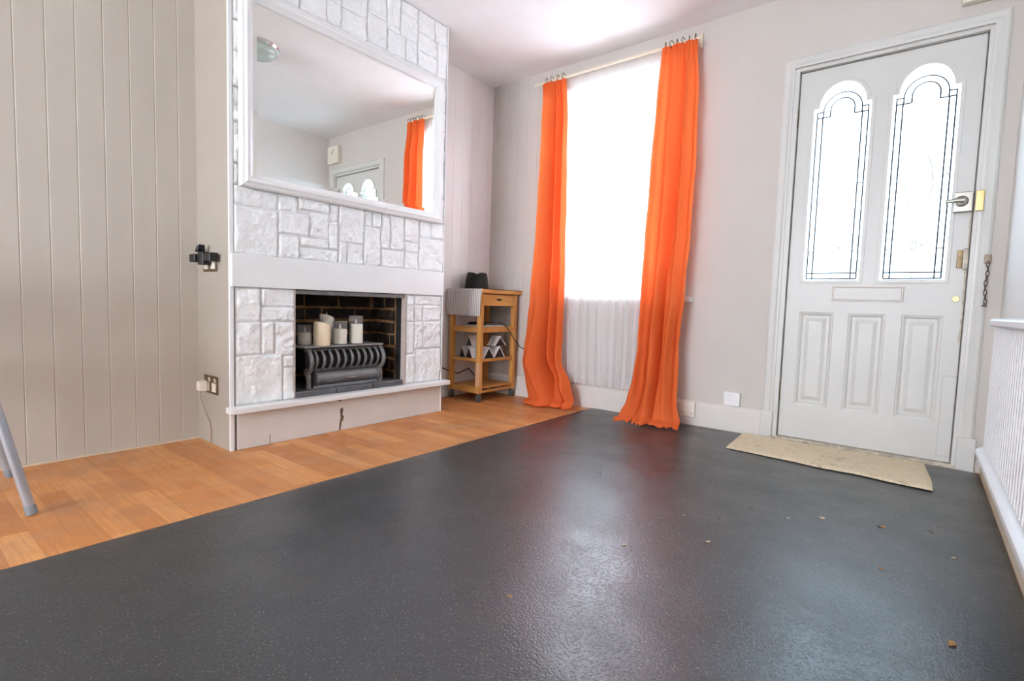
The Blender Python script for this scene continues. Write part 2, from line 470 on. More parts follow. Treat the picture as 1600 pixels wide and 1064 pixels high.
# ------------------------------------------------------------------ chimney breast
OY0, OY1, OZ0, OZ1 = 1.345, 2.046, .205, .757    # fire opening
FX = -2.46
bm = BM()
box(bm, (XL, Y0, 0), (FX, OY0, ZC)); box(bm, (XL, OY1, 0), (FX, Y1, ZC))
box(bm, (XL, OY0, OZ1), (FX, OY1, ZC)); box(bm, (XL, OY0, 0), (FX, OY1, OZ0))
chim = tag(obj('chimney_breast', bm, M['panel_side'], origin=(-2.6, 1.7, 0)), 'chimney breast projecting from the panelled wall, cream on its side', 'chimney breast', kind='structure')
bm = BM(); box(bm, (FX, Y0, 0), (XC, Y0+.018, ZC))
obj('corner_board', bm, M['white'], chim, bevel=.002)
bm = BM(); box(bm, (FX, Y1-.008, 0), (XC+.004, Y1, ZC))
obj('corner_board', bm, M['white'], chim, bevel=.002)

fp = thing('stone_fireplace', 'white painted rough stone fireplace with open brick hearth', 'fireplace', (XC, 1.70, 0))
def stone_wall(name, rects, seed):
    bm = BM()
    ys = [r[0] for r in rects]+[r[1] for r in rects]; zs = [r[2] for r in rects]+[r[3] for r in rects]
    box(bm, (FX, min(ys), min(zs)), (FX+.006, max(ys), max(zs)), 1)
    for k, (a, b, c, d) in enumerate(rects):
        if b-a < .012 or d-c < .012: continue
        g = .0012; a += g; b -= g; c += g; d -= g
        nu = max(3, int((b-a)/.0065)); nv = max(3, int((d-c)/.0065))
        rnd = random.Random(seed*100+k)
        h = rnd.uniform(.007, .011); sx, sz = rnd.uniform(-.05, .05), rnd.uniform(-.05, .05); off = rnd.uniform(0, 50)
        def fn(u, v):
            y = a+(b-a)*u; z = c+(d-c)*v
            e = min(u*(b-a), (1-u)*(b-a), v*(d-c), (1-v)*(d-c))
            ed = min(1, e/.007); ed = 1-(1-ed)**2
            n = noise.fractal(Vector((y*16+off, z*16, off)), .8, 2.1, 5)*.0075+.002
            n += noise.fractal(Vector((y*46+off, z*46, off+7)), .9, 2.1, 3)*.0030
            n += abs(noise.noise(Vector((y*9+z*7+off, z*6-y*4, 3))))*.009
            x = FX+.003+ed*(h+n+sx*(y-(a+b)/2)*.5+sz*(z-(c+d)/2)*.5)
            return (max(FX+.003+ed*.0062, x), y, z)
        V = grid(bm, nu, nv, fn, 0)
    return obj(name, bm, [M['stone'], M['grout']], fp)

known = [(1.053,1.261,1.125,1.215),(1.053,1.261,.905,1.125),(1.261,1.361,1.13,1.215),(1.361,1.533,1.150,1.215),(1.261,1.423,1.02,1.13),
 (1.261,1.367,.905,1.02),(1.367,1.53,.970,1.02),(1.367,1.586,.905,.970),(1.423,1.533,1.02,1.150),(1.533,1.59,1.122,1.215),(1.53,1.587,.970,1.122),
 (1.587,1.641,.905,1.018),(1.59,1.749,1.018,1.215),(1.641,1.749,.905,1.018),(1.749,1.805,1.122,1.215),(1.749,1.862,.905,1.122),(1.862,1.924,1.01,1.20),
 (1.924,2.03,1.01,1.215),(1.862,2.032,.905,1.01),(2.03,2.145,1.07,1.215),(2.032,2.145,1.01,1.07),(2.032,2.145,.905,1.01),(2.145,2.347,.905,1.112),
 (2.145,2.245,1.112,1.215),(2.245,2.347,1.112,1.215),(1.805,1.862,1.122,1.215),(1.862,1.924,1.20,1.215)]
def split(a, b, c, d, r, out, dep=0):
    w, h = b-a, d-c
    if dep > 7 or (w < .17 and h < .17) or (dep > 3 and w*h < .022 and r.random() < .7): out.append((a, b, c, d)); return
    if (w > h and w > .12) or h < .12:
        m = a+w*r.uniform(.33, .67); split(a, m, c, d, r, out, dep+1); split(m, b, c, d, r, out, dep+1)
    else:
        m = c+h*r.uniform(.33, .67); split(a, b, c, m, r, out, dep+1); split(a, b, m, d, r, out, dep+1)
up = []; split(1.053, 2.347, 1.215, ZC-.002, random.Random(5), up)
stone_wall('upper_stonework', known+up, 1)
stone_wall('stone_jamb', [(1.062,1.176,.597,.757),(1.176,1.345,.667,.757),(1.176,1.345,.597,.667),(1.062,1.178,.44,.597),(1.178,1.244,.44,.597),(1.244,1.345,.428,.597),
 (1.062,1.285,.207,.44),(1.285,1.345,.37,.428),(1.285,1.345,.207,.37)], 2)
stone_wall('stone_jamb', [(2.055,2.118,.59,.757),(2.055,2.122,.39,.59),(2.055,2.128,.207,.39),(2.118,2.345,.692,.757),(2.118,2.183,.592,.692),(2.183,2.345,.592,.692),
 (2.122,2.19,.42,.592),(2.19,2.345,.42,.592),(2.128,2.345,.207,.42)], 3)
bm = BM(); box(bm, (FX, 1.04, .757), (XC+.012, 2.349, .907))
obj('lintel_board', bm, M['white'], fp, bevel=.003)
bm = BM(); prism(bm, [(FX, 1.02), (-2.415, 1.02), (-2.397, 1.046), (-2.397, 2.392), (FX, 2.392)], .178, .2065, 'xy')
obj('hearth_shelf', bm, M['white'], fp, bevel=.004)
bm = BM(); box(bm, (FX, 1.066, 0), (XC, 2.347, .1775))
pl = obj('plinth_board', bm, M['skirt'], fp, bevel=.003)
# peeled split in the plinth board
bm = BM()
def blob(bm, pts, x):
    A = [bm.verts.new((x+.0012, p[0], p[1])) for p in pts]; bm.faces.new(A)
    B = [bm.verts.new((x-.003, p[0], p[1])) for p in pts]
    for k in range(len(pts)): bm.faces.new((A[k], A[(k+1) % len(pts)], B[(k+1) % len(pts)], B[k]))
blob(bm, [(1.598,.002),(1.606,.002),(1.612,.045),(1.622,.055),(1.627,.075),(1.618,.085),(1.622,.118),(1.612,.125),(1.604,.115),(1.607,.07),(1.600,.04)], XC)
t_ = obj('peeled_patch', bm, M['peeled'], pl); tag(t_, 'tall dark split where paint has peeled')
bm = BM()
blob(bm, [(1.592,.166),(1.606,.160),(1.612,.172),(1.604,.177),(1.594,.177)], XC)
obj('peeled_patch', bm, M['peeled'], pl); bm = BM()
blob(bm, [(1.50,.172),(1.53,.170),(1.535,.1765),(1.50,.1765)], XC)
obj('peeled_patch', bm, M['peeled'], pl); bm = BM()
blob(bm, [(1.69,.170),(1.712,.171),(1.71,.1765),(1.69,.1765)], XC)
obj('peeled_patch', bm, M['peeled'], pl)
bm = BM(); box(bm, (FX, 1.2165, 0), (XC+.0006, 1.2185, .05)); obj('crack', bm, M['crack_fill'], pl)

# brick lining of the fire opening
bm = BM(); rnd = random.Random(11)
BX = -2.752
box(bm, (BX-.03, OY0, OZ0), (BX, OY1, OZ1), 1)
rows = [.205+.0765*k for k in range(8)]
def brick(bm, a, b, c, d, face):
    j = lambda s: rnd.uniform(-s, s)
    pr = .008+rnd.uniform(-.003, .007); g = .0085
    a += g+j(.003); b -= g+j(.003); c += g+j(.003); d -= g+j(.003)
    if b-a < .02 or d-c < .02: return
    def Q(u, z, e):
        if face == 'back': return (BX+e, u, z)
        if face == 'right': return (u, OY1-.004-e, z)
        return (u, OY0+.004+e, z)
    lo, hi = -.01, pr
    V = hexa(bm, [Q(a, c, lo), Q(b, c, lo), Q(b, c, hi), Q(a, c, hi), Q(a, d, lo), Q(b, d, lo), Q(b, d, hi), Q(a, d, hi)])
    for v in V: v.co += Vector((j(.002), j(.003), j(.003)))
for i, z in enumerate(rows[:-1]):
    y = OY0-(.0 if i % 2 else .11)
    while y < OY1:
        w = .223 if rnd.random() < .7 else .108
        a, b = max(y, OY0), min(y+w, OY1)
        if not (z < .42 and a > 1.84): brick(bm, a, b, z, min(z+.0765, OZ1-.002), 'back')
        y += w
    for face in ('right', 'left'):
        x = BX-(.05 if i % 2 else 0)
        while x < -2.53:
            a, b = max(x, BX), min(x+.11, -2.527)
            if b-a > .03: brick(bm, a, b, z, min(z+.0765, OZ1-.002), face)
            x += .11
box(bm, (BX, OY1-.004, OZ0), (-2.525, OY1, OZ1), 1); box(bm, (BX, OY0, OZ0), (-2.525, OY0+.004, OZ1), 1)
# crumbled rubble patch low at the right of the back wall
for k in range(60):
    y, z = rnd.uniform(1.85, 2.03), rnd.uniform(.23, .44); s = rnd.uniform(.008, .022)
    box(bm, (BX-.01, y-s, z-s*.7), (BX+rnd.uniform(.003, .014), y+s, z+s*.7), rnd.choice((0, 1, 1)))
obj('brick_lining', bm, [M['brick'], M['mortar']], fp)
bm = BM()
for yy in ((OY0, OY0+.006), (OY1-.006, OY1)):
    box(bm, (-2.525, yy[0], OZ0), (-2.478, yy[1], OZ1))
box(bm, (BX, OY0, OZ1-.004), (-2.50, OY1, OZ1))
obj('iron_lining', bm, M['iron_dark'], fp)
bm = BM(); box(bm, (-2.478, OY1-.004, OZ0), (XC, OY1+.009, OZ1)); obj('plaster_reveal', bm, M['plaster'], fp)
bm = BM(); box(bm, (-2.478, OY0-.006, OZ0), (XC-.002, OY0+.003, OZ1))
obj('plaster_reveal', bm, M['plaster'], fp)
bm = BM(); box(bm, (-2.50, OY0, .733), (-2.452, OY1, OZ1-.001))
obj('lintel_bar', bm, M['iron'], fp, bevel=.003)
bm = BM(); box(bm, (BX, OY0+.004, OZ0), (-2.505, OY1-.004, .236))
obj('hearth_floor', bm, M['black_tile'], fp)
for a, b in ((OY0+.002, 1.585), (1.588, 1.822), (1.825, OY1-.006)):
    bm = BM(); box(bm, (-2.504, a, .2068), (-2.450, b, .2385)); obj('hearth_tile', bm, M['black_tile'], fp, bevel=.006, seg=3)

# ------------------------------------------------------------------ fire basket
fb = thing('fire_basket', 'dark cast iron fire basket with curved front bars', 'fire grate', (-2.55, 1.69, .2365))
GY0, GY1 = 1.455, 1.915
def bar_path(y, dx=0, top=.440, bot=.332):
    pts = []
    for k in range(15):
        t = k/14; z = top+(bot-top)*t
        x = -2.535+.052*math.sin(PI*(t*.86+.07))**.8+dx
        pts.append((x, y, z))
    return pts
for k in range(10):
    y = GY0+.035+(GY1-GY0-.07)*k/9
    bm = BM(); tube(bm, bar_path(y), [.0055+.0028*math.sin(PI*i/14) for i in range(15)], 8)
    obj('front_bar', bm, M['iron'], fb, smooth=True)
for y in (GY0, GY1):
    bm = BM()
    pts = bar_path(y, .006, .442, .318)
    tube(bm, pts, .012, 8)
    tube(bm, [(-2.535, y, .440), (-2.56, y, .452), (-2.60, y, .450)], .010, 8)
    sgn = -1 if y == GY0 else 1
    tube(bm, [(-2.522+.016*math.cos(a), y+sgn*.004, .322+.016*math.sin(a)) for a in [PI*2*i/14 for i in range(15)]], .007, 8)
    obj('side_bracket', bm, M['iron'], fb, smooth=True)
    bm = BM()
    tube(bm, [(-2.525, y, .330), (-2.512, y, .300), (-2.508, y, .268), (-2.514, y, .2365)], [.012, .014, .012, .015], 10)
    obj('leg', bm, M['iron'], fb, smooth=True)
    bm = BM(); tube(bm, [(-2.68, y, .34), (-2.685, y, .29), (-2.685, y, .2365)], .011, 10)
    obj('leg', bm, M['iron_dark'], fb, smooth=True)
bm = BM()
box(bm, (-2.545, GY0, .432), (-2.530, GY1, .446)); box(bm, (-2.555, GY0, .322), (-2.530, GY1, .336))
obj('front_rail', bm, M['iron'], fb, bevel=.003)
bm = BM()
hexa(bm, [(-2.69, GY0+.01, .325), (-2.556, GY0+.01, .325), (-2.556, GY1-.01, .325), (-2.69, GY1-.01, .325), (-2.71, GY0, .448), (-2.546, GY0, .448), (-2.546, GY1, .448), (-2.71, GY1, .448)])
obj('coal_box', bm, M['iron_dark'], fb)
bm = BM()
prof = [(0, 1.497), (.030, 1.497), (.036, 1.499), (.036, 1.897), (.030, 1.899), (0, 1.899)]
lathe(bm, prof, (-2.525, 0, .285), 24, 'y')
for yy in (1.494, 1.887, 1.899): lathe(bm, [(0, yy), (.042, yy), (.042, yy+.006), (0, yy+.006)], (-2.525, 0, .285), 24, 'y')
dr = obj('ash_drawer', bm, M['iron'], fb, smooth=True)
bm = BM(); tube(bm, [(-2.492, 1.672, .284), (-2.482, 1.676, .282), (-2.480, 1.70, .281), (-2.482, 1.724, .282), (-2.492, 1.728, .284)], .0045, 8)
obj('drawer_handle', bm, M['nickel'], dr, smooth=True)
bm = BM(); hexa(bm, [(-2.56, 1.48, .2365), (-2.506, 1.48, .2365), (-2.506, 1.90, .2365), (-2.56, 1.90, .2365), (-2.55, 1.49, .252), (-2.512, 1.49, .252), (-2.512, 1.89, .252), (-2.55, 1.89, .252)])
obj('base_plate', bm, M['iron'], fb, bevel=.002)

bm = BM()
prism(bm, [(-2.495, 1.425), (-2.497, 1.925), (-2.69, 1.925), (-2.69, 1.372)], .4535, .4625, 'xy')
tag(obj('slate_slab', bm, M['slate'], origin=(-2.6, 1.66, .4535), bevel=.0015), 'thin grey slab lying across the fire basket under the candles', 'slab')

# candles
CZ = .463
def glass_candle(y, x, R, H, wax_h, label, lean=0):
    t = thing('glass_candle', label, 'candle', (x, y, CZ))
    bm = BM(); lathe(bm, [(0, .003), (R-.003, .003), (R-.0028, wax_h-.003), (R-.006, wax_h), (.01, wax_h-.003), (0, wax_h-.004)], (x, y, CZ), 32)
    obj('wax', bm, M['wax'], t, smooth=True)
    bm = BM(); lathe(bm, [(0, 0), (R-.001, 0), (R, .002), (R, H-.001), (R-.0008, H), (R-.0018, H-.001), (R-.0018, .0028), (0, .0028)], (x, y, CZ), 32)
    obj('glass_jar', bm, M['candle_glass'], t, smooth=True)
    bm = BM(); lathe(bm, [(.0018, wax_h-.006), (.0022, wax_h), (.0052, wax_h+.009), (.0046, wax_h+.015), (.0022, wax_h+.024), (0, wax_h+.029)], (x, y, CZ), 12)
    obj('flame', bm, M['flame_white'], t, smooth=True)
    return t
glass_candle(1.486, -2.600, .040, .108, .068, 'short cream candle in a glass jar, first from the left on the slab')
glass_candle(1.672, -2.555, .040, .130, .086, 'cream candle in a glass jar beside the ivory wax candle')
glass_candle(1.772, -2.550, .0405, .160, .114, 'tallest glass jar candle at the right end of the slab')
def pillar(name, y, x, R, H, drop, m, label, flame=None, ang=0.):
    t = thing(name, label, 'candle', (x, y, CZ))
    bm = BM(); n = 40
    def top(a, rr):
        return H - drop*(.5+.5*math.sin(a-ang))**1.2*(.3+.7*rr)
    prof_out = []
    rings = []
    for kind in range(6):
        ring = []
        for k in range(n):
            a = 2*PI*k/n
            r, z = [(R-.002, 0), (R, .003), (R, top(a, 1)-.002), (R-.003, top(a, 1)), (R-.008, top(a, 1)-.006), (.5*R, top(a, .9)-.022)][kind]
            ring.append(bm.verts.new((x+r*math.cos(a), y+r*math.sin(a), CZ+z)))
        rings.append(ring)
    for A, B in zip(rings, rings[1:]):
        for k in range(n): bm.faces.new((A[k], A[(k+1) % n], B[(k+1) % n], B[k]))
    bm.faces.new(rings[0]); bm.faces.new(rings[-1])
    obj('wax', bm, m, t, smooth=True)
    if flame:
        bm = BM(); lathe(bm, [(.002, H-drop*.6-.03), (.0025, H-drop*.5-.014), (.006, H-drop*.5), (.004, H-drop*.4+.012), (0, H-drop*.3+.022)], (x, y, CZ), 12)
        obj('flame', bm, M['flame_white'], t, smooth=True)
    return t
pillar('pillar_candle', 1.543, -2.530, .0435, .130, .030, M['wax_gold'], 'ivory wax pillar candle with a sloping rim, in front of the others', ang=0.2)
pillar('pillar_candle', 1.640, -2.640, .0415, .166, .030, M['wax'], 'tall cream wax candle with a wavy rim standing at the back', True, ang=.3)

# ------------------------------------------------------------------ wall mirror
MY0, MY1, MZ0, MZ1 = 1.075, 2.306, 1.208, 2.088
MX = -2.442
mr = thing('wall_mirror', 'large white framed mirror hanging above the fireplace', 'mirror', (MX, (MY0+MY1)/2, MZ0))
prof = [(0, 0), (.0, .018), (.006, .027), (.016, .030), (.026, .036), (.038, .034), (.048, .024), (.054, .018), (.060, .016), (.062, .010), (.062, 0)]  # (inward, out of wall)
bm = BM(); corners = [(MY0, MZ0, 1, 1), (MY1, MZ0, -1, 1), (MY1, MZ1, -1, -1), (MY0, MZ1, 1, -1)]
R_ = [[bm.verts.new((MX+d, y+sy*i, z+sz*i)) for i, d in prof] for y, z, sy, sz in corners]
for k in range(4):
    A, B = R_[k], R_[(k+1) % 4]
    for i in range(len(prof)-1): bm.faces.new((A[i], B[i], B[i+1], A[i+1]))
    bm.faces.new((A[-1], B[-1], B[0], A[0]))
obj('mirror_frame', bm, M['white'], mr)
bm = BM(); iw, bw = .058, .022
o_ = [(MY0+iw, MZ0+iw), (MY1-iw, MZ0+iw), (MY1-iw, MZ1-iw), (MY0+iw, MZ1-iw)]
i_ = [(MY0+iw+bw, MZ0+iw+bw), (MY1-iw-bw, MZ0+iw+bw), (MY1-iw-bw, MZ1-iw-bw), (MY0+iw+bw, MZ1-iw-bw)]
O = [bm.verts.new((MX+.0075, *p)) for p in o_]; I = [bm.verts.new((MX+.009, *p)) for p in i_]; Bk = [bm.verts.new((MX+.003, *p)) for p in o_]
bm.faces.new(I)
for k in range(4):
    bm.faces.new((O[k], O[(k+1) % 4], I[(k+1) % 4], I[k])); bm.faces.new((O[k], Bk[k], Bk[(k+1) % 4], O[(k+1) % 4]))
bm.faces.new(list(reversed(Bk)))
obj('mirror_glass', bm, M['mirror'], mr)

# ------------------------------------------------------------------ window 1
w1 = thing('window_1', 'white sash window behind the net curtain, glowing with daylight', 'window', ((WX0+WX1)/2, YW+.1, WZ0), kind='structure')
def sash(name, x0, x1, z0, z1, y, th, st, parent):
    bm = BM()
    box(bm, (x0, y, z0), (x0+st, y+th, z1)); box(bm, (x1-st, y, z0), (x1, y+th, z1))
    box(bm, (x0+st, y, z0), (x1-st, y+th, z0+st)); box(bm, (x0+st, y, z1-st), (x1-st, y+th, z1))
    o = obj(name, bm, M['white'], parent, bevel=.003)
    bm = BM(); box(bm, (x0+st, y+th*.5, z0+st), (x1-st, y+th*.5+.004, z1-st)); obj('pane', bm, M['glass'], o)
bm = BM()
box(bm, (WX0, YW+.03, WZ0), (WX0+.03, YW+.17, WZ1)); box(bm, (WX1-.03, YW+.03, WZ0), (WX1, YW+.17, WZ1))
box(bm, (WX0+.03, YW+.03, WZ1-.03), (WX1-.03, YW+.17, WZ1)); box(bm, (WX0+.03, YW+.03, WZ0), (WX1-.03, YW+.17, WZ0+.02))
obj('window_frame', bm, M['white'], w1, bevel=.003)
sash('sash', WX0+.031, WX1-.031, WZ0+.021, 1.52, YW+.06, .04, .045, w1)
sash('sash', WX0+.031, WX1-.031, 1.48, WZ1-.031, YW+.105, .04, .045, w1)
bm = BM()   # architrave
aw = .07
box(bm, (WX0-aw, YW-.016, WZ0), (WX0-.002, YW-.0005, WZ1+aw)); box(bm, (WX1+.002, YW-.016, WZ0), (WX1+aw, YW-.0005, WZ1+aw)); box(bm, (WX0-.002, YW-.016, WZ1+.002), (WX1+.002, YW-.0005, WZ1+aw))
obj('architrave', bm, M['white'], w1, bevel=.004)
bm = BM(); box(bm, (WX0-.12, YW-.045, WZ0-.035), (WX1+.12, YW-.0005, WZ0-.002)); box(bm, (WX0, YW-.0005, WZ0-.001), (WX1, YW+.03, WZ0+.003))
obj('window_sill', bm, M['white'], w1, bevel=.006, seg=3)
bm = BM(); box(bm, (WX0-.03, YW-.035, 2.285), (WX1+.03, YW-.017, 2.345))
tag(obj('curtain_batten', bm, M['cream_batten'], origin=(-1.69, YW-.026, 2.285), bevel=.003), 'cream painted batten above the window holding the net curtain', 'batten')

# curtain pole
cp = thing('curtain_pole', 'thin cream curtain pole across the top of the window', 'curtain pole', (-1.70, 3.115, 2.31))
bm = BM(); tube(bm, [(-2.325, 3.115, 2.308), (-1.118, 3.115, 2.308)], .0085, 12); obj('rod', bm, M['cream_batten'], cp, smooth=True)
for x in (-2.195, -1.15):
    bm = BM(); box(bm, (x-.008, YW-.0165, 2.285), (x+.008, YW-.001, 2.375)) if x < -2 else box(bm, (x-.008, YW-.012, 2.285), (x+.008, YW-.001, 2.375))
    box(bm, (x-.005, 3.105, 2.290), (x+.005, YW-.005, 2.2985)); obj('bracket', bm, M['cream_batten'], cp, bevel=.001)

# net curtain
def net():
    bm = BM()
    def fn(u, v):
        z = 2.33-(2.33-.172)*v
        x = -2.13+(.90)*u
        drift = .012*math.sin(3*v+9*u)
        A = .006+.014*min(1, v*1.6)
        ph = 2*PI*(17*u+.5*math.sin(5*u+1.3)+.25*math.sin(2.1*v+4*u))
        y = 3.147+A*.75*math.sin(ph)+.15*A*math.sin(2.3*ph+1)
        if v < .1: y += (1-v/.1)*.022; y = y-.004*math.sin(2*PI*60*u)*(1-v/.1)
        if v > .985: z += .010*abs(math.sin(2*PI*24*u))-.004
        return (x+drift, max(3.132, min(y, 3.165)), z)
    grid(bm, 340, 70, fn)
    o = obj('net_curtain', bm, M['net'], origin=(-1.68, 3.14, 2.33))
    tag(o, 'white net curtain with lace hem hanging in front of the window', 'net curtain')
    # pierced lace flowers along the hem
    bm = BM()
    for k in range(24):
        u = (k+.5)/24
        for dx, dz, s in ((0, .035, .011), (-.008, .062, .008), (.009, .058, .008), (0, .085, .006)):
            uu = u+dx/.9; v = 1-(dz)/(2.33-.172)
            x, y, z = fn(uu, v)
            tube(bm, [(x+s*math.cos(a), y-.003, z+s*.75*math.sin(a)) for a in [2*PI*i/10 for i in range(10)]], .0013, 5, closed=True)
    tag(obj('lace_eyelets', bm, M['white_plastic'], o), kind='stuff')
net()

# orange curtains
def curtain(rows, folds, bottom, name_label, seed, rings):
    root = thing('orange_curtain', name_label, 'curtain', (sum(rows[-2][1:3])/2, 3.05, 0))
    bm = BM()
    zt = rows[0][0]; NU, NV = 200, 150
    rnd = random.Random(seed)
    def surf(u, z):
        xl, xr, yl, yr, A = (interp(rows, z, k) for k in range(1, 6))
        x = xl+(xr-xl)*u; y = yl+(yr-yl)*u
        s = 0
        for (c, w, h, dr, amp_top, amp_bot) in folds:
            cc = c+dr*(zt-z)/zt + .008*math.sin(4.2*z+c*20)
            t = (u-cc)/w
            g = math.exp(-t*t) if h > 0 else math.exp(-abs(t)*1.25)
            k = min(1, max(0, z/zt)); s += h*g*(amp_top*k+amp_bot*(1-k))
        pt = max(0, (z-(zt-.13))/.13)
        pleat = .55*(abs(math.sin(2*PI*6*u+.4))-.5)*pt
        cr = noise.noise(Vector((u*4.5+seed, z*2.6, seed)))*.20*(1.2-z/zt)+noise.noise(Vector((u*9+seed, z*7, seed+3)))*.10*(1.25-z/zt)+abs(noise.noise(Vector((u*6+z*3+seed, z*5-u*4, seed+5))))*.16*max(0,1-z/1.2)
        if seed == 3:
            s += -1.1*math.exp(-((u-.60-.25*(.30-z))/.075)**2-((z-.24)/.13)**2)+.7*math.exp(-((u-.82)/.10)**2-((z-.14)/.09)**2)+.5*math.exp(-((u-.35)/.16)**2-((z-.30)/.2)**2)
        env = min(1, u/.05, (1-u)/.05)
        y -= A*(s+pleat+cr)
        y = y*1.0 + .012*(1-env)
        x += .006*noise.noise(Vector((u*3, z*3, seed+7)))
        return Vector((x, min(y, 3.118 if z > 2.2 else 3.126), z))
    V = []
    for j in range(NV+1):
        v = j/NV
        z = zt*(1-v)+.05*v
        V.append([bm.verts.new(surf(i/NU, z)) for i in range(NU+1)])
    # puddle on the floor
    for (dy, zz, wav, frill) in bottom:
        row = []
        for i in range(NU+1):
            u = i/NU; p = surf(u, .05)
            n1 = noise.noise(Vector((u*7+seed, dy*3, 1)))
            wv = math.sin(2*PI*frill*u+3*n1+7*noise.noise(Vector((u*3.1+seed, 5, dy*2))))*(.75+.6*noise.noise(Vector((u*5, seed, 2))))
            cx = (rows[-1][1]+rows[-1][2])/2
            spread = 1+(-dy)*1.1
            row.append(bm.verts.new((cx+(p.x-cx)*spread, p.y+dy*(1+.25*n1)+wav*.55*wv, max(.0055 if seed == 3 else .0118, zz+wav*.22*(1+wv)*(1.2-abs(u-.5))))))
        V.append(row)
    for A_, B_ in zip(V, V[1:]):
        for i in range(NU):
            f = bm.faces.new((A_[i], A_[i+1], B_[i+1], B_[i])); f.smooth = True
    obj('cloth', bm, M['orange'], root)
    # rings and hooks on the pole
    for k in range(rings):
        u = (k+.5)/rings; p = surf(u, zt-.01)
        bm = BM(); tl = rnd.uniform(-.35, .35)
        x = p.x
        tube(bm, [(x+.020*math.cos(a)*math.sin(tl), 3.115+.020*math.cos(a), 2.3085+.0085+.020*math.sin(a)) for a in [2*PI*i/18 for i in range(18)]], .0024, 6, closed=True)
        tube(bm, [(x, 3.115-.015, 2.31), (x+.002, 3.105, 2.30), (x, p.y+.004 if p.y+.004 < 3.12 else 3.115, zt-.012)], .0016, 6)
        obj('curtain_ring', bm, M['bronze'], root, smooth=True)
    return root
L_rows = [ # z, xl, xr, yl, yr, fold depth
 (2.292, -2.245, -2.050, 3.100, 3.100, .024), (1.98, -2.235, -2.022, 3.085, 3.095, .050), (1.53, -2.237, -2.008, 3.075, 3.09, .065),
 (1.07, -2.256, -1.993, 3.07, 3.09, .072), (.80, -2.268, -1.990, 3.06, 3.085, .076), (.50, -2.278, -1.990, 3.04, 3.08, .08),
 (.31, -2.300, -1.975, 3.03, 3.07, .085), (.17, -2.255, -1.895, 3.015, 3.065, .08), (.05, -2.200, -1.855, 2.99, 3.05, .06)]
L_folds = [(.10, .10, .25, .02, 1, .8), (.34, .16, .75, .03, .9, 1.2), (.56, .035, -.8, .02, 1, .9), (.68, .06, .55, .01, 1, .6), (.80, .035, -.9, .0, 1, 1), (.91, .05, .5, 0, 1, .8)]
L_bottom = [(-.014, .044, .004, 2), (-.030, .036, .008, 2.5), (-.046, .026, .012, 2.5), (-.052, .015, .010, 2.5), (-.044, .008, .005, 2), (-.015, .006, .001, 2)]
R_rows = [
 (2.300, -1.358, -1.137, 3.100, 3.100, .024), (1.98, -1.372, -1.112, 3.08, 3.08, .058), (1.60, -1.386, -1.106, 3.07, 3.075, .068),
 (1.20, -1.396, -1.112, 3.065, 3.07, .074), (.85, -1.402, -1.122, 3.06, 3.065, .078), (.48, -1.406, -1.136, 3.045, 3.055, .08),
 (.27, -1.410, -1.130, 3.02, 3.04, .075), (.13, -1.430, -1.118, 2.99, 3.02, .06), (.05, -1.460, -1.085, 2.96, 3.0, .04)]
R_folds = [(.12, .06, .6, -.02, 1, .6), (.26, .035, -.9, .02, 1, .8), (.44, .12, .8, .02, .8, 1), (.64, .03, -.8, -.10, .9, 1.1), (.78, .08, .5, -.02, 1, .9), (.90, .03, -.4, 0, .8, .9)]
R_bottom = [(-.008, .042, .010, 6), (-.020, .034, .018, 7), (-.036, .026, .026, 7), (-.052, .018, .032, 8), (-.064, .0125, .026, 8), (-.060, .020, .018, 8), (-.044, .032, .016, 7), (-.024, .034, .012, 7)]
curtain(L_rows, L_folds, L_bottom, 'orange curtain left of the window with its hem tucked on the wood floor', 3, 4)
curtain(R_rows, R_folds, R_bottom, 'orange curtain right of the window with a frilled hem on the grey floor', 8, 6)

# ------------------------------------------------------------------ front door
def arch(x0, x1, z0, zs, zt, sh, n=22):
    """Rectangle with an arched top that springs from small shoulders."""
    cx = (x0+x1)/2; rx = (x1-x0)/2-sh; rz = zt-zs
    pts = [(x0, z0), (x1, z0), (x1, zs)]
    for k in range(n+1):
        a = PI*k/n; pts.append((cx+rx*math.cos(a), zs+rz*math.sin(a)))
    pts.append((x0, zs)); return pts
DL, DR = -.602, .148
YD = 3.226                      # room face of the door leaf
d1 = thing('door_1', 'white front door with two arched leaded lights', 'door', ((DL+DR)/2, YD+.02, .02), kind='structure')
lights = [(-.533, -.269), (-.190, .074)]
panels = [(-.532, -.374), (-.303, -.148), (-.080, .076)]
holes = [arch(a, b, .893, 1.812, 1.930, .024) for a, b in lights]
holes += [[(a, .212), (b, .212), (b, .722), (a, .722)] for a, b in panels]
bm = plate_bm([(DL, .022), (DR, .022), (DR, 2.012), (DL, 2.012)], holes, YD, YD+.044)
obj('door_leaf', bm, M['door'], d1, bevel=.003)
for a, b in panels:
    bm = BM()
    pr = [(0, .0012), (.006, .002), (.014, .008), (.016, .012), (.030, .012), (.048, .006)]
    rings = [[bm.verts.new(p) for p in ((a+i, YD+d, .212+i), (b-i, YD+d, .212+i), (b-i, YD+d, .722-i), (a+i, YD+d, .722-i))] for i, d in pr]
    for A, B in zip(rings, rings[1:]):
        for k in range(4): bm.faces.new((A[k], A[(k+1) % 4], B[(k+1) % 4], B[k]))
    bm.faces.new(rings[-1])
    back = [bm.verts.new(p) for p in ((a, YD+.03, .212), (b, YD+.03, .212), (b, YD+.03, .722), (a, YD+.03, .722))]
    bm.faces.new(list(reversed(back)))
    for k in range(4): bm.faces.new((rings[0][k], back[k], back[(k+1) % 4], rings[0][(k+1) % 4]))
    obj('panel', bm, M['door'], d1)
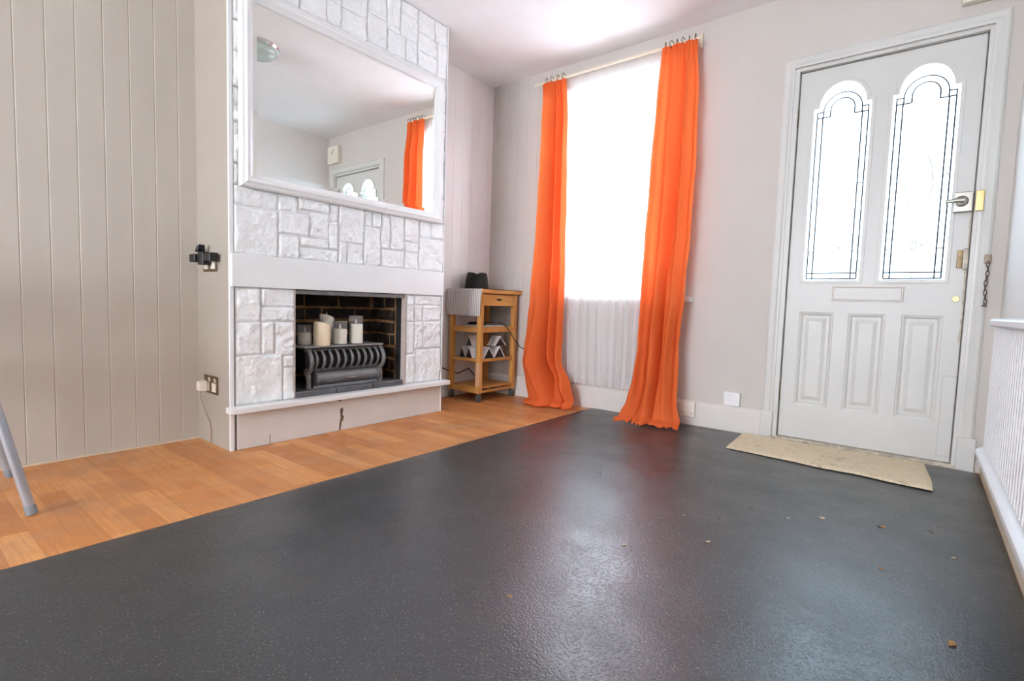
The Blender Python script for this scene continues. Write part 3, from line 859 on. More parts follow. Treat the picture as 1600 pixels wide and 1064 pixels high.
for (a, b), ell in zip(lights, (False, True)):
    bm = plate_bm(arch(a-.012, b+.012, .881, 1.824, 1.943, .024), [arch(a+.004, b-.004, .897, 1.808, 1.926, .024)], YD-.006, YD+.006)
    obj('glazing_bead', bm, M['door'], d1, bevel=.002)
    bm = plate_bm(arch(a+.001, b-.001, .894, 1.811, 1.929, .024), [], YD+.018, YD+.022)
    pane = obj('pane', bm, M['door_glass'], d1)
    bm = BM(); cx = (a+b)/2
    ys = YD+.016
    def ln(*pts, r=.0018): tube(bm, [(p[0], ys-r*1.9+.002, p[1]) for p in pts], r*1.9, 8)
    e1, e2 = .018, .050
    zt_, zb_ = 1.79, .905
    # double border
    ln((a+e1, zb_), (a+e1, zt_)); ln((b-e1, zb_), (b-e1, zt_)); ln((a+e1, zb_), (b-e1, zb_))
    ln((a+e2-.006, zb_), (a+e2-.006, zt_-.028)); ln((b-e2+.006, zb_), (b-e2+.006, zt_-.028)); ln((a+e1, zb_+.030), (b-e1, zb_+.030))
    for s, q in ((1, a), (-1, b)):
        ln((q+s*e1, zt_), (q+s*(e2-.004), zt_)); ln((q+s*e1, zt_-.028), (q+s*.078, zt_-.028)); ln((q+s*(e2-.004), zt_), (q+s*(e2-.004), zt_-.028)); ln((q+s*.078, zt_-.028), (q+s*.078, zt_+.004))
        ln((q+s*e1, 1.05), (q+s*(e2-.006), 1.05), r=.0012); ln((q+s*e1, 1.40), (q+s*(e2-.006), 1.40), r=.0012)
    r1, r2 = (b-a)/2-e2+.004, (b-a)/2-.078
    ln(*[(cx+r1*math.cos(PI*k/20), zt_+.088*math.sin(PI*k/20)) for k in range(21)], r=.0016)
    ln(*[(cx+r2*math.cos(PI*k/20), zt_+.004+.055*math.sin(PI*k/20)) for k in range(21)], r=.0016)
    # oval, rosette and four-pointed star
    if ell:
        ln(*[(cx+.052*math.cos(2*PI*k/32), 1.37+.145*math.sin(2*PI*k/32)) for k in range(33)], r=.0009)
        ln((cx, 1.225), (cx, 1.11), r=.0007)
    st = []
    for k in range(4):
        a0 = PI/2*k; p0 = (cx+.034*math.cos(a0), 1.068+.036*math.sin(a0)); p1 = (cx+.034*math.cos(a0+PI/2), 1.068+.036*math.sin(a0+PI/2))
        for i in range(6):
            t = i/6; w = 1-.75*math.sin(PI*t)*.6
            st.append((cx+(p0[0]*(1-t)+p1[0]*t-cx)*w, 1.068+((p0[1]*(1-t)+p1[1]*t)-1.068)*w))
    st.append(st[0]); ln(*st, r=.0010)
    ln((cx, 1.03), (cx, zb_), r=.0008)
    for s in (-1, 1):
        ln(*[(cx+s*(.010+.020*t), 1.60+.05*t-.03*t*t) for t in [i/6 for i in range(7)]], r=.0007)
        ln(*[(cx+s*(.012+.03*t), 1.185-.05*t+.02*t*t) for t in [i/6 for i in range(7)]], r=.0007)
    obj('lead_strips', bm, M['lead'], pane)
# letter plate
bm = BM(); box(bm, (-.385, YD-.006, .786), (-.080, YD-.0003, .864))
lp = obj('letter_plate', bm, M['door'], d1, bevel=.002)
bm = BM(); box(bm, (-.376, YD-.013, .794), (-.089, YD-.0065, .857)); obj('letter_flap', bm, M['door'], lp, bevel=.003)
bm = BM(); prism(bm, [(YD-.0065, .8575), (YD-.0135, .8575), (YD-.0135, .8605), (YD-.0065, .8605)], -.383, -.082, 'yz')
box(bm, (-.3845, YD-.0075, .787), (-.3815, YD-.006, .863)); box(bm, (-.0835, YD-.0075, .787), (-.0805, YD-.006, .863)); box(bm, (-.384, YD-.0075, .7865), (-.081, YD-.006, .789))
obj('plate_edge', bm, M['chain'], lp)
# night latch with lever
bm = BM(); box(bm, (.078, YD-.036, 1.208), (.147, YD-.0003, 1.300))
nl = obj('night_latch', bm, M['nickel'], d1, bevel=.004)
bm = BM(); lathe(bm, [(0, YD-.05), (.019, YD-.05), (.024, YD-.046), (.026, YD-.037), (0, YD-.037)], (.105, 0, 1.257), 24, 'y')
obj('latch_rose', bm, M['nickel'], nl, smooth=True)
bm = BM(); tube(bm, [(.112, YD-.058, 1.258), (.085, YD-.060, 1.258), (.062, YD-.060, 1.256), (.048, YD-.058, 1.254)], [.013, .011, .009, .010], 12)
tube(bm, [(.105, YD-.04, 1.258), (.105, YD-.062, 1.258)], .012, 12)
obj('latch_lever', bm, M['nickel'], nl, smooth=True)
bm = BM(); lathe(bm, [(0, YD-.006), (.013, YD-.006), (.0145, YD-.003), (.0145, YD-.0003), (0, YD-.0003)], (.117, 0, .806), 24, 'y')
kh = obj('keyhole_plate', bm, M['brass_bright'], d1, smooth=True)
bm = BM(); box(bm, (.1155, YD-.0072, .799), (.1185, YD-.0061, .808)); lathe(bm, [(0, YD-.0072), (.003, YD-.0072), (.003, YD-.0061), (0, YD-.0061)], (.117, 0, .809), 10, 'y')
obj('keyhole', bm, M['white_plastic'], kh)
bm = BM(); box(bm, (.108, YD-.016, .952), (.128, YD-.0003, 1.034)); obj('rim_lock_plate', bm, M['dark_brass'], d1, bevel=.002)
bm = BM(); box(bm, (.1285, YD-.020, .945), (.1475, YD-.0003, 1.042)); obj('rim_lock_case', bm, M['oldpaint'], d1, bevel=.003)
# worn paint on the lock edge
bm = BM(); rnd = random.Random(4)
pts = []
for k in range(26):
    z = .60+.64*k/25; pts.append((.147-.004-.009*abs(noise.noise(Vector((z*9, 2, 0))))*2, z))
poly = [(.147, .60), (.147, 1.24)]+list(reversed(pts))
prism(bm, poly, YD-.0012, YD-.0002, 'xz'); obj('worn_edge', bm, M['oldpaint'], d1)
bm = BM(); box(bm, (.095, YD-.006, .05), (.147, YD-.0003, .44)); obj('patch_strip', bm, M['door'], d1, bevel=.004)
for z in (1.775, .275):
    bm = BM()
    for k in range(5): lathe(bm, [(0, z-.05+.02*k+.001), (.006, z-.05+.02*k+.001), (.006, z-.05+.02*k+.019), (0, z-.05+.02*k+.019)], (DL-.006, YD-.005, 0), 10)
    obj('hinge', bm, M['dark_brass'], d1)

df = thing('door_frame', 'white moulded frame around the front door', 'door frame', ((DX0+DX1)/2, YW, 0), kind='structure')
bm = BM()
A0, A1, AZ = -.684, .222, 2.092
sec = [(0, 0), (0, -.012), (.010, -.018), (.034, -.020), (.044, -.015), (.054, -.014), (.054, 0)]
path = [(A0, 0, 1, 0), (A0, AZ, 1, -1), (A1, AZ, -1, -1), (A1, 0, -1, 0)]
R_ = [[bm.verts.new((px+sx*i, YW-.0004+d, pz+sz*i)) for i, d in sec] for px, pz, sx, sz in path]
for A, B in zip(R_, R_[1:]):
    for i in range(len(sec)-1): bm.faces.new((A[i], A[i+1], B[i+1], B[i]))
    bm.faces.new((A[-1], A[0], B[0], B[-1]))
bm.faces.new(R_[0]); bm.faces.new(list(reversed(R_[-1])))
obj('architrave', bm, M['door'], df)
bm = BM()
box(bm, (DX0+.0005, YW-.008, 0), (DL-.004, YW+.12, DZ1)); box(bm, (DR+.004, YW-.008, 0), (DX1-.0005, YW+.12, DZ1)); box(bm, (DL-.004, YW-.008, 2.016), (DR+.004, YW+.12, DZ1-.0005))
box(bm, (DL-.004, YD+.046, .02), (DL+.012, YD+.07, 2.016)); box(bm, (DR-.012, YD+.046, .02), (DR+.004, YD+.07, 2.016)); box(bm, (DL+.012, YD+.046, 2.0), (DR-.012, YD+.07, 2.016))
obj('jamb', bm, M['door'], df, bevel=.002)
bm = BM(); box(bm, (DX0+.0005, YW-.012, 0), (DX1-.0005, YW+.12, .019)); obj('threshold', bm, M['oldpaint'], df, bevel=.003)
bm = BM(); box(bm, (.1535, YW-.028, 1.208), (.184, YW-.0205, 1.300)); box(bm, (.1535, YD-.042, 1.212), (.1585, YW-.021, 1.296)); obj('latch_keep', bm, M['brass_bright'], df, bevel=.003)
bm = BM(); box(bm, (A0-.006, YW-.024, 0), (A0+.056, YW-.0003, .16)); box(bm, (A1-.056, YW-.024, 0), (A1+.012, YW-.0003, .16)); obj('plinth_block', bm, M['door'], df, bevel=.004)

# door chain on the frame
dc = thing('door_chain', 'dark metal security chain hanging on the door frame', 'door chain', (.216, YW-.02, .78))
bm = BM(); box(bm, (.203, YW-.0255, .968), (.226, YW-.0185, 1.008)); obj('chain_plate', bm, M['chain'], dc, bevel=.002)
bm = BM()
z = .975
for k in range(9):
    c = Vector((.2155+.002*math.sin(k), YW-.031, z-.0105)); pts = []
    for i in range(14):
        a = 2*PI*i/14; u, w = .0055*math.cos(a), .0135*math.sin(a)
        pts.append((c.x+(u if k % 2 == 0 else u*.35), c.y+(0 if k % 2 == 0 else u*.9), c.z+w))
    tube(bm, pts, .0019, 6, closed=True); z -= .0215
lathe(bm, [(0, 0), (.009, .0), (.009, .006), (.004, .009), (.003, .02), (0, .02)], (.2155, YW-.031, .772), 12)
obj('chain_links', bm, M['chain'], dc, smooth=True)

# box above the door
wb = thing('wall_box', 'small cream square box with a slanted mark above the front door', 'wall box', (.145, YW, 2.14))
bm = BM(); box(bm, (.045, YW-.045, 2.145), (.235, YW-.0005, 2.325)); obj('case', bm, M['ivory_plastic'], wb, bevel=.006, seg=3)
bm = BM(); hexa(bm, [(.110, YW-.0465, 2.285), (.115, YW-.0465, 2.290), (.115, YW-.0455, 2.290), (.110, YW-.0455, 2.285), (.160, YW-.0465, 2.240), (.165, YW-.0465, 2.245), (.165, YW-.0455, 2.245), (.160, YW-.0455, 2.240)])
obj('slot', bm, M['bronze'], wb)

# boxes low on the far wall
bp = thing('blanking_plate', 'square cream blank plate on the skirting beside the right curtain', 'wall plate', (-1.11, YW-.02, .045))
bm = BM(); box(bm, (-1.158, YW-.036, .050), (-1.060, YW-.0205, .148)); obj('plate', bm, M['ivory_plastic'], bp, bevel=.005, seg=3)
bm = BM()
for x in (-1.138, -1.080):
    bm = BM(); lathe(bm, [(0, YW-.038), (.0035, YW-.038), (.0035, YW-.0361), (0, YW-.0361)], (x, 0, .078), 10, 'y'); obj('screw', bm, M['dark_brass'], bp)
jb = thing('junction_box', 'white square box on the wall just above the skirting near the door', 'wall box', (-.85, YW, .155))
bm = BM(); box(bm, (-.897, YW-.028, .156), (-.806, YW-.0005, .238)); obj('case', bm, M['white_plastic'], jb, bevel=.005, seg=3)
bm = BM(); box(bm, (-.890, YW-.0295, .220), (-.850, YW-.0283, .224)); obj('slot', bm, M['ivory_plastic'], jb)

# ------------------------------------------------------------------ lino sheet, mat, debris
def lino_height(x, y):
    h = .0055+.0026*noise.noise(Vector((x*1.9, y*2.3, 0)))+.0010*noise.noise(Vector((x*5, y*4, 5)))
    m = max(0, noise.noise(Vector((x*1.3+4, y*1.1, 9)))+.35)
    h += .0011*m*math.sin(2*PI*(y+.22*x+.10*noise.noise(Vector((x*2, y*2, 3))))/.30)
    return max(.0024, h)
def lino():
    bm = BM(); X0, X1, YA, YB = -1.79, XR-.0225, YN+.02, YW-.026
    def fn(u, v):
        y = YA+(YB-YA)*v
        e = .004*noise.noise(Vector((0, y*1.7, 4)))
        x0 = X0+e
        x = x0+(X1-x0)*u
        ed = min(1, u/.03, (1-u)/.03)
        return (x, y, max(.0022, lino_height(x, y)*(.45+.55*ed)))
    V = grid(bm, 110, 420, fn)
    bnd = [e for e in bm.edges if e.is_boundary]
    ret = bmesh.ops.extrude_edge_only(bm, edges=bnd)
    for v in ret['geom']:
        if isinstance(v, bmesh.types.BMVert): v.co.z = .0004
    o = obj('linoleum_sheet', bm, M['lino'], origin=(-.77, .5, 0))
    tag(o, 'dark grey speckled linoleum sheet covering most of the floor', 'floor covering')
lino()

def doormat():
    bm = BM()
    P00, P10, P11, P01 = Vector((-.752, 2.765)), Vector((.080, 2.695)), Vector((.060, 3.168)), Vector((-.772, 3.158))
    def fn(u, v):
        p = (P00*(1-u)+P10*u)*(1-v)+(P01*(1-u)+P11*u)*v
        w = .020*noise.noise(Vector((u*5, v*3, 2)))*(1 if v < .5 else .6)
        if u > .9: p.x += .005*math.sin(v*5)*(u-.9)/.1
        z = .0175+.004*noise.noise(Vector((u*6, v*3, 8)))
        if v > .8 and u < .25: z += .002
        e = min(u, 1-u)*.85; e2 = min(v, 1-v)*.45; k = min(1, min(e, e2)/.012)
        return (p.x, p.y+w, .0120+(z-.0120)*k)
    grid(bm, 90, 50, fn)
    bnd = [e for e in bm.edges if e.is_boundary]
    ret = bmesh.ops.extrude_edge_only(bm, edges=bnd)
    for v in ret['geom']:
        if isinstance(v, bmesh.types.BMVert): v.co.z = .0099
    tag(obj('doormat', bm, M['mat'], origin=(-.35, 2.95, .007), smooth=True), 'flat cream woven doormat in front of the door', 'doormat')
doormat()

def leaf_bits():
    spots = [(-.062, 2.12, .016, 0), (.099, 1.455, .017, 0), (-.23, 2.065, .016, 1), (-.471, 1.593, .011, 1), (-.044, 1.76, .012, 0), (-.743, .959, .010, 0), (-.654, 1.399, .009, 1), (-.32, 1.98, .008, 1), (.12, 1.99, .010, 1), (-.60, 1.75, .007, 1)]
    protos = []
    for m in ('leaf', 'leaf_pale'):
        bm = BM(); n = 11; vs = []
        c = bm.verts.new((0, 0, .0030))
        for k in range(n):
            a = 2*PI*k/n; r = .8+.35*noise.noise(Vector((k*1.7, 3 if m == 'leaf' else 9, 0)))
            vs.append(bm.verts.new((r*math.cos(a), .55*r*math.sin(a), .12*math.sin(2*a)+.14)))
        for k in range(n): bm.faces.new((c, vs[k], vs[(k+1) % n]))
        me = bpy.data.meshes.new('leaf_scrap'); bm.to_mesh(me); bm.free(); me.materials.append(M[m]); protos.append(me)
    for i, (x, y, s, k) in enumerate(spots):
        o = bpy.data.objects.new('leaf_scrap', protos[k]); link(o)
        o.location = (x, y, lino_height(x, y)+.0004); o.scale = (s, s, s); o.rotation_euler = (0, 0, i*1.3)
        tag(o, 'tiny pale dry leaf scrap lying on the grey floor' if k else 'tiny brown dry leaf scrap lying on the grey floor', 'leaf scrap', 'pale leaf scraps on the grey floor' if k else 'brown leaf scraps on the grey floor')
leaf_bits()

# ------------------------------------------------------------------ radiator
rd = thing('radiator', 'white ribbed panel radiator on the right wall', 'radiator', (.20, 1.5, .29))
RY0, RY1 = .70, 2.185
bm = BM(); n = int((RY1-RY0)/.038); pts = []
for k in range(n):
    y = RY0+.012+k*.038; pts += [(y, 0), (y+.012, 0), (y+.017, .008), (y+.029, .008), (y+.034, 0)]
A = [bm.verts.new((.178+d, y, .315)) for y, d in pts]; B = [bm.verts.new((.178+d, y, .692)) for y, d in pts]
for i in range(len(pts)-1): bm.faces.new((A[i], B[i], B[i+1], A[i+1]))
ya, yb = pts[0][0], pts[-1][0]
C = [bm.verts.new(p) for p in ((.232, ya, .315), (.232, yb, .315), (.232, yb, .692), (.232, ya, .692))]
bm.faces.new((C[0], C[3], C[2], C[1])); bm.faces.new((A[0], C[0], C[3], B[0])); bm.faces.new((A[-1], B[-1], C[2], C[1]))
bm.faces.new(B+[C[2], C[3]]); bm.faces.new(list(reversed(A))+[C[0], C[1]])
obj('ribbed_panel', bm, M['radiator'], rd)
bm = BM(); prism(bm, [(.168, .694), (.163, .698), (.163, .712), (.170, .718), (.236, .722), (.236, .694)], RY0, RY1-.01, 'xz'); obj('top_rail', bm, M['radiator'], rd, bevel=.002)
bm = BM(); prism(bm, [(.160, .288), (.160, .302), (.178, .314), (.236, .314), (.236, .288)], RY0, RY1+.012, 'xz'); obj('bottom_rail', bm, M['radiator'], rd, bevel=.002)
for y in (RY0+.15, RY1-.25):
    bm = BM(); box(bm, (.2365, y, .36), (XR-.0005, y+.03, .66)); obj('wall_bracket', bm, M['radiator'], rd)

# ------------------------------------------------------------------ sockets on the chimney side
def socket(z, label):
    t = thing('wall_socket', label, 'wall socket', (-2.643, Y0, z))
    bm = BM(); box(bm, (-2.716, Y0-.006, z-.043), (-2.570, Y0-.0003, z+.043)); obj('plate', bm, M['dark_brass'], t, bevel=.002)
    for x in (-2.682, -2.604):
        bm = BM(); box(bm, (x-.022, Y0-.0075, z-.031), (x+.022, Y0-.0062, z+.010)); obj('insert', bm, M['ivory_plastic'], t)
    for x in (-2.652, -2.590):
        bm = BM(); hexa(bm, [(x-.006, Y0-.0085, z+.014), (x+.006, Y0-.0085, z+.014), (x+.006, Y0-.0062, z+.014), (x-.006, Y0-.0062, z+.014), (x-.006, Y0-.0115, z+.034), (x+.006, Y0-.0115, z+.034), (x+.006, Y0-.0062, z+.034), (x-.006, Y0-.0062, z+.034)])
        obj('switch', bm, M['ivory_plastic'], t)
    return t
socket(.868, 'dark brass double socket on the chimney side, the upper of two')
socket(.288, 'dark brass double socket low on the chimney side')
ad = thing('plug_adaptor', 'black plug adaptor with side arms in the upper socket', 'plug adaptor', (-2.63, Y0-.03, .885))
bm = BM(); box(bm, (-2.672, Y0-.048, .855), (-2.612, Y0-.0085, .915)); obj('body', bm, M['black_plastic'], ad, bevel=.006)
bm = BM(); box(bm, (-2.611, Y0-.045, .872), (-2.545, Y0-.010, .905)); box(bm, (-2.545, Y0-.049, .868), (-2.533, Y0-.0085, .909)); obj('side_arm', bm, M['black_plastic'], ad, bevel=.005)
bm = BM(); box(bm, (-2.735, Y0-.060, .868), (-2.673, Y0-.020, .906)); obj('side_arm', bm, M['black_plastic'], ad, bevel=.006)
bm = BM(); hexa(bm, [(-2.690, Y0-.056, .916), (-2.652, Y0-.056, .916), (-2.652, Y0-.018, .916), (-2.690, Y0-.018, .916), (-2.668, Y0-.050, .945), (-2.646, Y0-.050, .950), (-2.646, Y0-.022, .950), (-2.668, Y0-.022, .945)]); obj('knob', bm, M['black_plastic'], ad, bevel=.005)
pg = thing('power_plug', 'cream plug with a thin beige cord in the lower socket', 'plug', (-2.695, Y0-.03, .28))
bm = BM(); hexa(bm, [(-2.715, Y0-.045, .256), (-2.668, Y0-.045, .256), (-2.664, Y0-.009, .252), (-2.719, Y0-.009, .252), (-2.710, Y0-.045, .300), (-2.673, Y0-.045, .300), (-2.669, Y0-.009, .306), (-2.714, Y0-.009, .306)]); obj('plug_body', bm, M['ivory_plastic'], pg, bevel=.006)
bm = BM(); tube(bm, [(-2.692, Y0-.032, .258), (-2.694, Y0-.034, .235), (-2.690, Y0-.030, .21), (-2.672, Y0-.024, .17), (-2.652, Y0-.016, .13), (-2.640, Y0-.010, .10), (-2.640, Y0-.007, .06), (-2.645, Y0-.006, .02), (-2.646, Y0-.006, .004)], .003, 8); obj('cord', bm, M['cable_beige'], pg, smooth=True)

# ------------------------------------------------------------------ kitchen trolley
TX0, TX1, TY0, TY1 = -2.775, -2.462, 2.745, 3.165
tr = thing('kitchen_trolley', 'pine kitchen trolley on casters in the alcove by the left curtain', 'trolley', ((TX0+TX1)/2, (TY0+TY1)/2, 0))
L_ = .036
for x in (TX0, TX1-L_):
    for y in (TY0, TY1-L_):
        worn = x > -2.6 and y < 2.8
        bm = BM(); box(bm, (x, y, .062), (x+L_, y+L_, .788))
        lg = obj('leg', bm, M['pine_z'], tr, bevel=.003)
        if worn:
            bm = BM(); box(bm, (x-.0006, y-.0006, .115), (x+L_+.0006, y+L_*.5, .285)); o_ = obj('worn_patch', bm, M['pine_worn'], lg); tag(o_, 'paler rubbed patch')
for z0, z1 in ((.505, .545), (.292, .314), (.064, .105)):
    bm = BM(); ii = L_
    for (a, b) in (((TX0+ii, TY0+.008), (TX1-ii, TY0+.024)), ((TX0+ii, TY1-.024), (TX1-ii, TY1-.008)), ((TX0+.008, TY0+ii), (TX0+.024, TY1-ii)), ((TX1-.024, TY0+ii), (TX1-.008, TY1-ii))):
        zz0, zz1 = z0, z1
        if z0 < .1 and a[0] > -2.5: zz1 = .085
        box(bm, (a[0], a[1], zz0), (b[0], b[1], zz1))
    if z0 > .5:
        for k in range(6):
            y = TY0+.05+k*.056; box(bm, (TX0+.0245, y, z1-.014), (TX1-.0245, y+.028, z1-.003))
    elif z0 > .2:
        box(bm, (TX0+.0245, TY0+.0245, z1-.012), (TX1-.0245, TY1-.0245, z1-.001))
    else:
        hexa(bm, [(TX0+.0245, TY0+.0245, .098), (TX1-.004, TY0+.04, .098), (TX1-.004, TY1-.04, .098), (TX0+.0245, TY1-.0245, .098), (TX0+.0245, TY0+.0245, .110), (TX1-.004, TY0+.04, .110), (TX1-.004, TY1-.04, .110), (TX0+.0245, TY1-.0245, .110)])
    obj('shelf', bm, M['pine_x'], tr, bevel=.002)
bm = BM(); box(bm, (TX0-.015, TY0-.015, .790), (TX1+.020, YW-.012, .818)); obj('top_board', bm, M['pine_y'], tr, bevel=.004)
bm = BM()
box(bm, (TX0+L_, TY0+.010, .700), (TX1-L_, TY0+.026, .7895)); box(bm, (TX0+.01, TY0+L_, .700), (TX0+.026, TY1-L_, .7895)); box(bm, (TX0+L_, TY1-.026, .700), (TX1-L_, TY1-.010, .7895))
obj('apron', bm, M['pine_x'], tr, bevel=.002)
bm = plate_bm([(TY0+L_+.002, .700), (TY1-L_-.002, .700), (TY1-L_-.002, .782), (TY0+L_+.002, .782)], [[(2.925, .738), (2.985, .738), (2.985, .754), (2.925, .754)]], 0, .016)
for v in bm.verts: v.co = Vector((TX1-.004-v.co.y, v.co.x, v.co.z))
dw = obj('drawer', bm, M['pine_y'], tr, bevel=.003)
bm = BM(); box(bm, (TX1-.0215, 2.918, .732), (TX1-.0205, 2.992, .760)); obj('handle_recess', bm, M['peeled'], dw)
for x, y in ((TX0+.02, TY0+.02), (TX1-.02, TY0+.02), (TX1-.02, TY1-.02), (TX0+.02, TY1-.02)):
    bm = BM(); lathe(bm, [(0, -.011), (.020, -.011), (.0245, -.007), (.0245, .007), (.020, .011), (0, .011)], (x, y, .0248), 24, 'x')
    ca = obj('caster', bm, M['caster'], tr, smooth=True)
    bm = BM(); tube(bm, [(x, y, .044), (x, y, .063)], .007, 10); box(bm, (x-.015, y-.008, .040), (x+.015, y+.010, .053)); obj('caster_fork', bm, M['caster'], ca)

def runner():
    bm = BM(); x0, x1 = TX0-.02, TX1+.022
    ztop = .8205
    path = [(TY0-.0165, .630), (TY0-.0185, .70), (TY0-.0185, .78), (TY0-.0175, .812), (TY0-.012, .8200), (TY0+.01, ztop)]
    path += [(TY0+.01+k*(YW-.02-TY0-.01)/10, ztop) for k in range(1, 11)]
    path += [(YW-.0095, .8185), (YW-.0085, .80), (YW-.0075, .72), (YW-.0070, .64)]
    n = len(path)-1
    def fn(u, v):
        i = min(int(v*n), n-1); t = v*n-i
        y = path[i][0]*(1-t)+path[i+1][0]*t; z = path[i][1]*(1-t)+path[i+1][1]*t
        x = x0+(x1-x0)*u
        if z < .815 and y < 2.9:
            k = (.815-z)/.185; y -= .006*k*(1+math.sin(u*11)); z -= .006*k*u; x += .004*k-(.022*k*u)+.0*k
        return (x, y, z+.0006*math.sin(u*40)*(z > .815))
    grid(bm, 40, n*3, fn)
    o = obj('table_runner', bm, M['runner'], origin=(-2.62, 2.95, .82)); tag(o, 'grey and white striped cloth runner draped over the trolley top', 'table runner')
runner()

# felt hat on the runner
def hat():
    t = thing('felt_hat', 'black hat with a dented crown on the trolley top', 'hat', (-2.655, 2.93, .822))
    c = Vector((-2.668, 2.92, .8225))
    ang = math.radians(-42)
    ca, sa = math.cos(ang), math.sin(ang)
    bm = BM(); n = 48; rings = []
    prof = [(.118, 0), (.116, .006), (.113, .03), (.105, .08), (.098, .116), (.092, .125), (.078, .126), (.045, .121), (.02, .119)]
    for r, h in prof:
        ring = []
        for k in range(n):
            a = 2*PI*k/n; u, w = r*math.cos(a), r*.78*math.sin(a)
            z = h
            if h > .11:
                z -= .013*math.exp(-(w/.022)**2)*(1 if h > .12 else .4)+.006*math.exp(-((u-.01)/.03)**2)
                z += .006*(u/.09)*-1
            ring.append(bm.verts.new((c.x+u*ca-w*sa, c.y+u*sa+w*ca, c.z+z)))
        rings.append(ring)
    for A, B in zip(rings, rings[1:]):
        for k in range(n): bm.faces.new((A[k], A[(k+1) % n], B[(k+1) % n], B[k]))
    bm.faces.new(rings[-1])
    obj('crown', bm, M['black_fabric'], t, smooth=True)
    bm = BM(); R = []
    for r, h in ((.117, .001), (.13, .0005), (.150, .003), (.150, .005), (.13, .003), (.117, .004)):
        ring = []
        for k in range(n):
            a = 2*PI*k/n; rr = r if abs(math.cos(a)) < 0 else (.117+(r-.117)*(.25+.75*max(0, -math.cos(a))**1.5))
            u, w = rr*math.cos(a), rr*.78*math.sin(a)
            ring.append(bm.verts.new((c.x+u*ca-w*sa, c.y+u*sa+w*ca, c.z+h)))
        R.append(ring)
    for i in range(len(R)):
        A, B = R[i], R[(i+1) % len(R)]
        for k in range(n): bm.faces.new((A[k], A[(k+1) % n], B[(k+1) % n], B[k]))
    obj('brim', bm, M['black_fabric'], t, smooth=True)
hat()

# folded zigzag racks on the middle shelf
def zigzag(name, x, y, z, rot, n, w, h, depth, label):
    """Folded strip: openings face local -y, folds run along local +y."""
    t = thing(name, label, 'rack', (x, y, z), group='zigzag racks on the trolley')
    ca, sa = math.cos(rot), math.sin(rot)
    def Wd(p): return (x+p[0]*ca-p[1]*sa, y+p[0]*sa+p[1]*ca, z+p[2])
    top = []; th = .0045
    for k in range(n+1):
        top.append((k*w, 0.0))
        if k < n: top.append((k*w+w*.5, h))
    bm = BM()
    P = [(a, b+th) for a, b in top]; Q = [(a, b) for a, b in top]
    poly = P+list(reversed(Q))
    A = [bm.verts.new(Wd((p[0], 0, p[1]))) for p in poly]; B = [bm.verts.new(Wd((p[0], depth, p[1]))) for p in poly]
    m = len(P)
    for i in range(m-1):
        for f in ((A[i], A[i+1], B[i+1], B[i]), (A[2*m-1-i], B[2*m-1-i], B[2*m-2-i], A[2*m-2-i]), (A[i], A[2*m-1-i], A[2*m-2-i], A[i+1]), (B[i], B[i+1], B[2*m-2-i], B[2*m-1-i])): bm.faces.new(f)
    bm.faces.new((A[0], B[0], B[2*m-1], A[2*m-1])); bm.faces.new((A[m-1], A[m], B[m], B[m-1]))
    obj('folded_sheet', bm, M['light_board'], t)
    for k in range(n):
        bm = BM(); tri = [(k*w+.006, .0005), (k*w+w-.006, .0005), (k*w+w*.5, h-.006)]
        A = [bm.verts.new(Wd((p[0], .006, p[1]))) for p in tri]; B = [bm.verts.new(Wd((p[0], depth-.001, p[1]))) for p in tri]
        bm.faces.new(A); bm.faces.new(list(reversed(B)))
        for i in range(3): bm.faces.new((A[i], B[i], B[(i+1) % 3], A[(i+1) % 3]))
        obj('dark_core', bm, M['dark_board'], t)
    return t
SZ = .3145
zigzag('zigzag_rack', -2.705, 2.775, SZ, 0, 2, .070, .080, .12, 'white folded zigzag rack at the left of the middle shelf')
zigzag('zigzag_rack', -2.470, 2.800, SZ, PI/2, 2, .120, .080, .085, 'white folded zigzag rack at the right front of the middle shelf')
zigzag('zigzag_rack', -2.478, 2.935, SZ+.0855, PI/2, 1, .125, .070, .085, 'single white folded peak stacked on the right zigzag rack')
zigzag('zigzag_rack', -2.660, 2.800, SZ+.0855, 0, 1, .070, .070, .10, 'single white folded peak stacked on the left zigzag rack')

# tray, cable on the upper shelf
bm = BM(); prism(bm, [(-2.74, 2.79), (-2.50, 2.785), (-2.495, 3.09), (-2.735, 3.10)], .5455, .551, 'xy')
tag(obj('flat_sheet', bm, M['light_board'], origin=(-2.62, 2.94, .5455), bevel=.001), 'flat pale sheet lying on the upper shelf of the trolley', 'sheet')
def cable():
    bm = BM(); pts = []
    for k in range(64):
        a = 2*PI*k/20; r = .060+.010*math.sin(k*.7)
        pts.append((-2.62+r*1.15*math.cos(a), 2.88+r*.8*math.sin(a), .5565+.00028*k+.003*math.sin(k*.9)**2))
    pts += [(-2.56, 2.93, .575), (-2.52, 2.96, .577), (-2.47, 2.98, .574), (-2.435, 3.00, .555), (-2.41, 3.02, .51), (-2.385, 3.045, .45), (-2.355, 3.075, .40), (-2.31, 3.10, .372), (-2.27, 3.125, .362), (-2.22, 3.16, .358)]
    tube(bm, pts, .0038, 8)
    tag(obj('black_cable', bm, M['cable'], origin=(-2.62, 2.88, .5515), smooth=True), 'black cable coiled on the upper trolley shelf and trailing behind the curtain', 'cable')
    bm = BM(); tube(bm, [(-2.79, 2.38, .30), (-2.76, 2.50, .29), (-2.77, 2.62, .25), (-2.784, 2.72, .215), (-2.788, 2.86, .17), (-2.786, 2.98, .20), (-2.788, 3.05, .14)], .0045, 8)
    tag(obj('wall_cable', bm, M['cable'], origin=(-2.785, 2.6, .2), smooth=True), 'thin black cable looping along the alcove wall behind the trolley', 'cable')
cable()

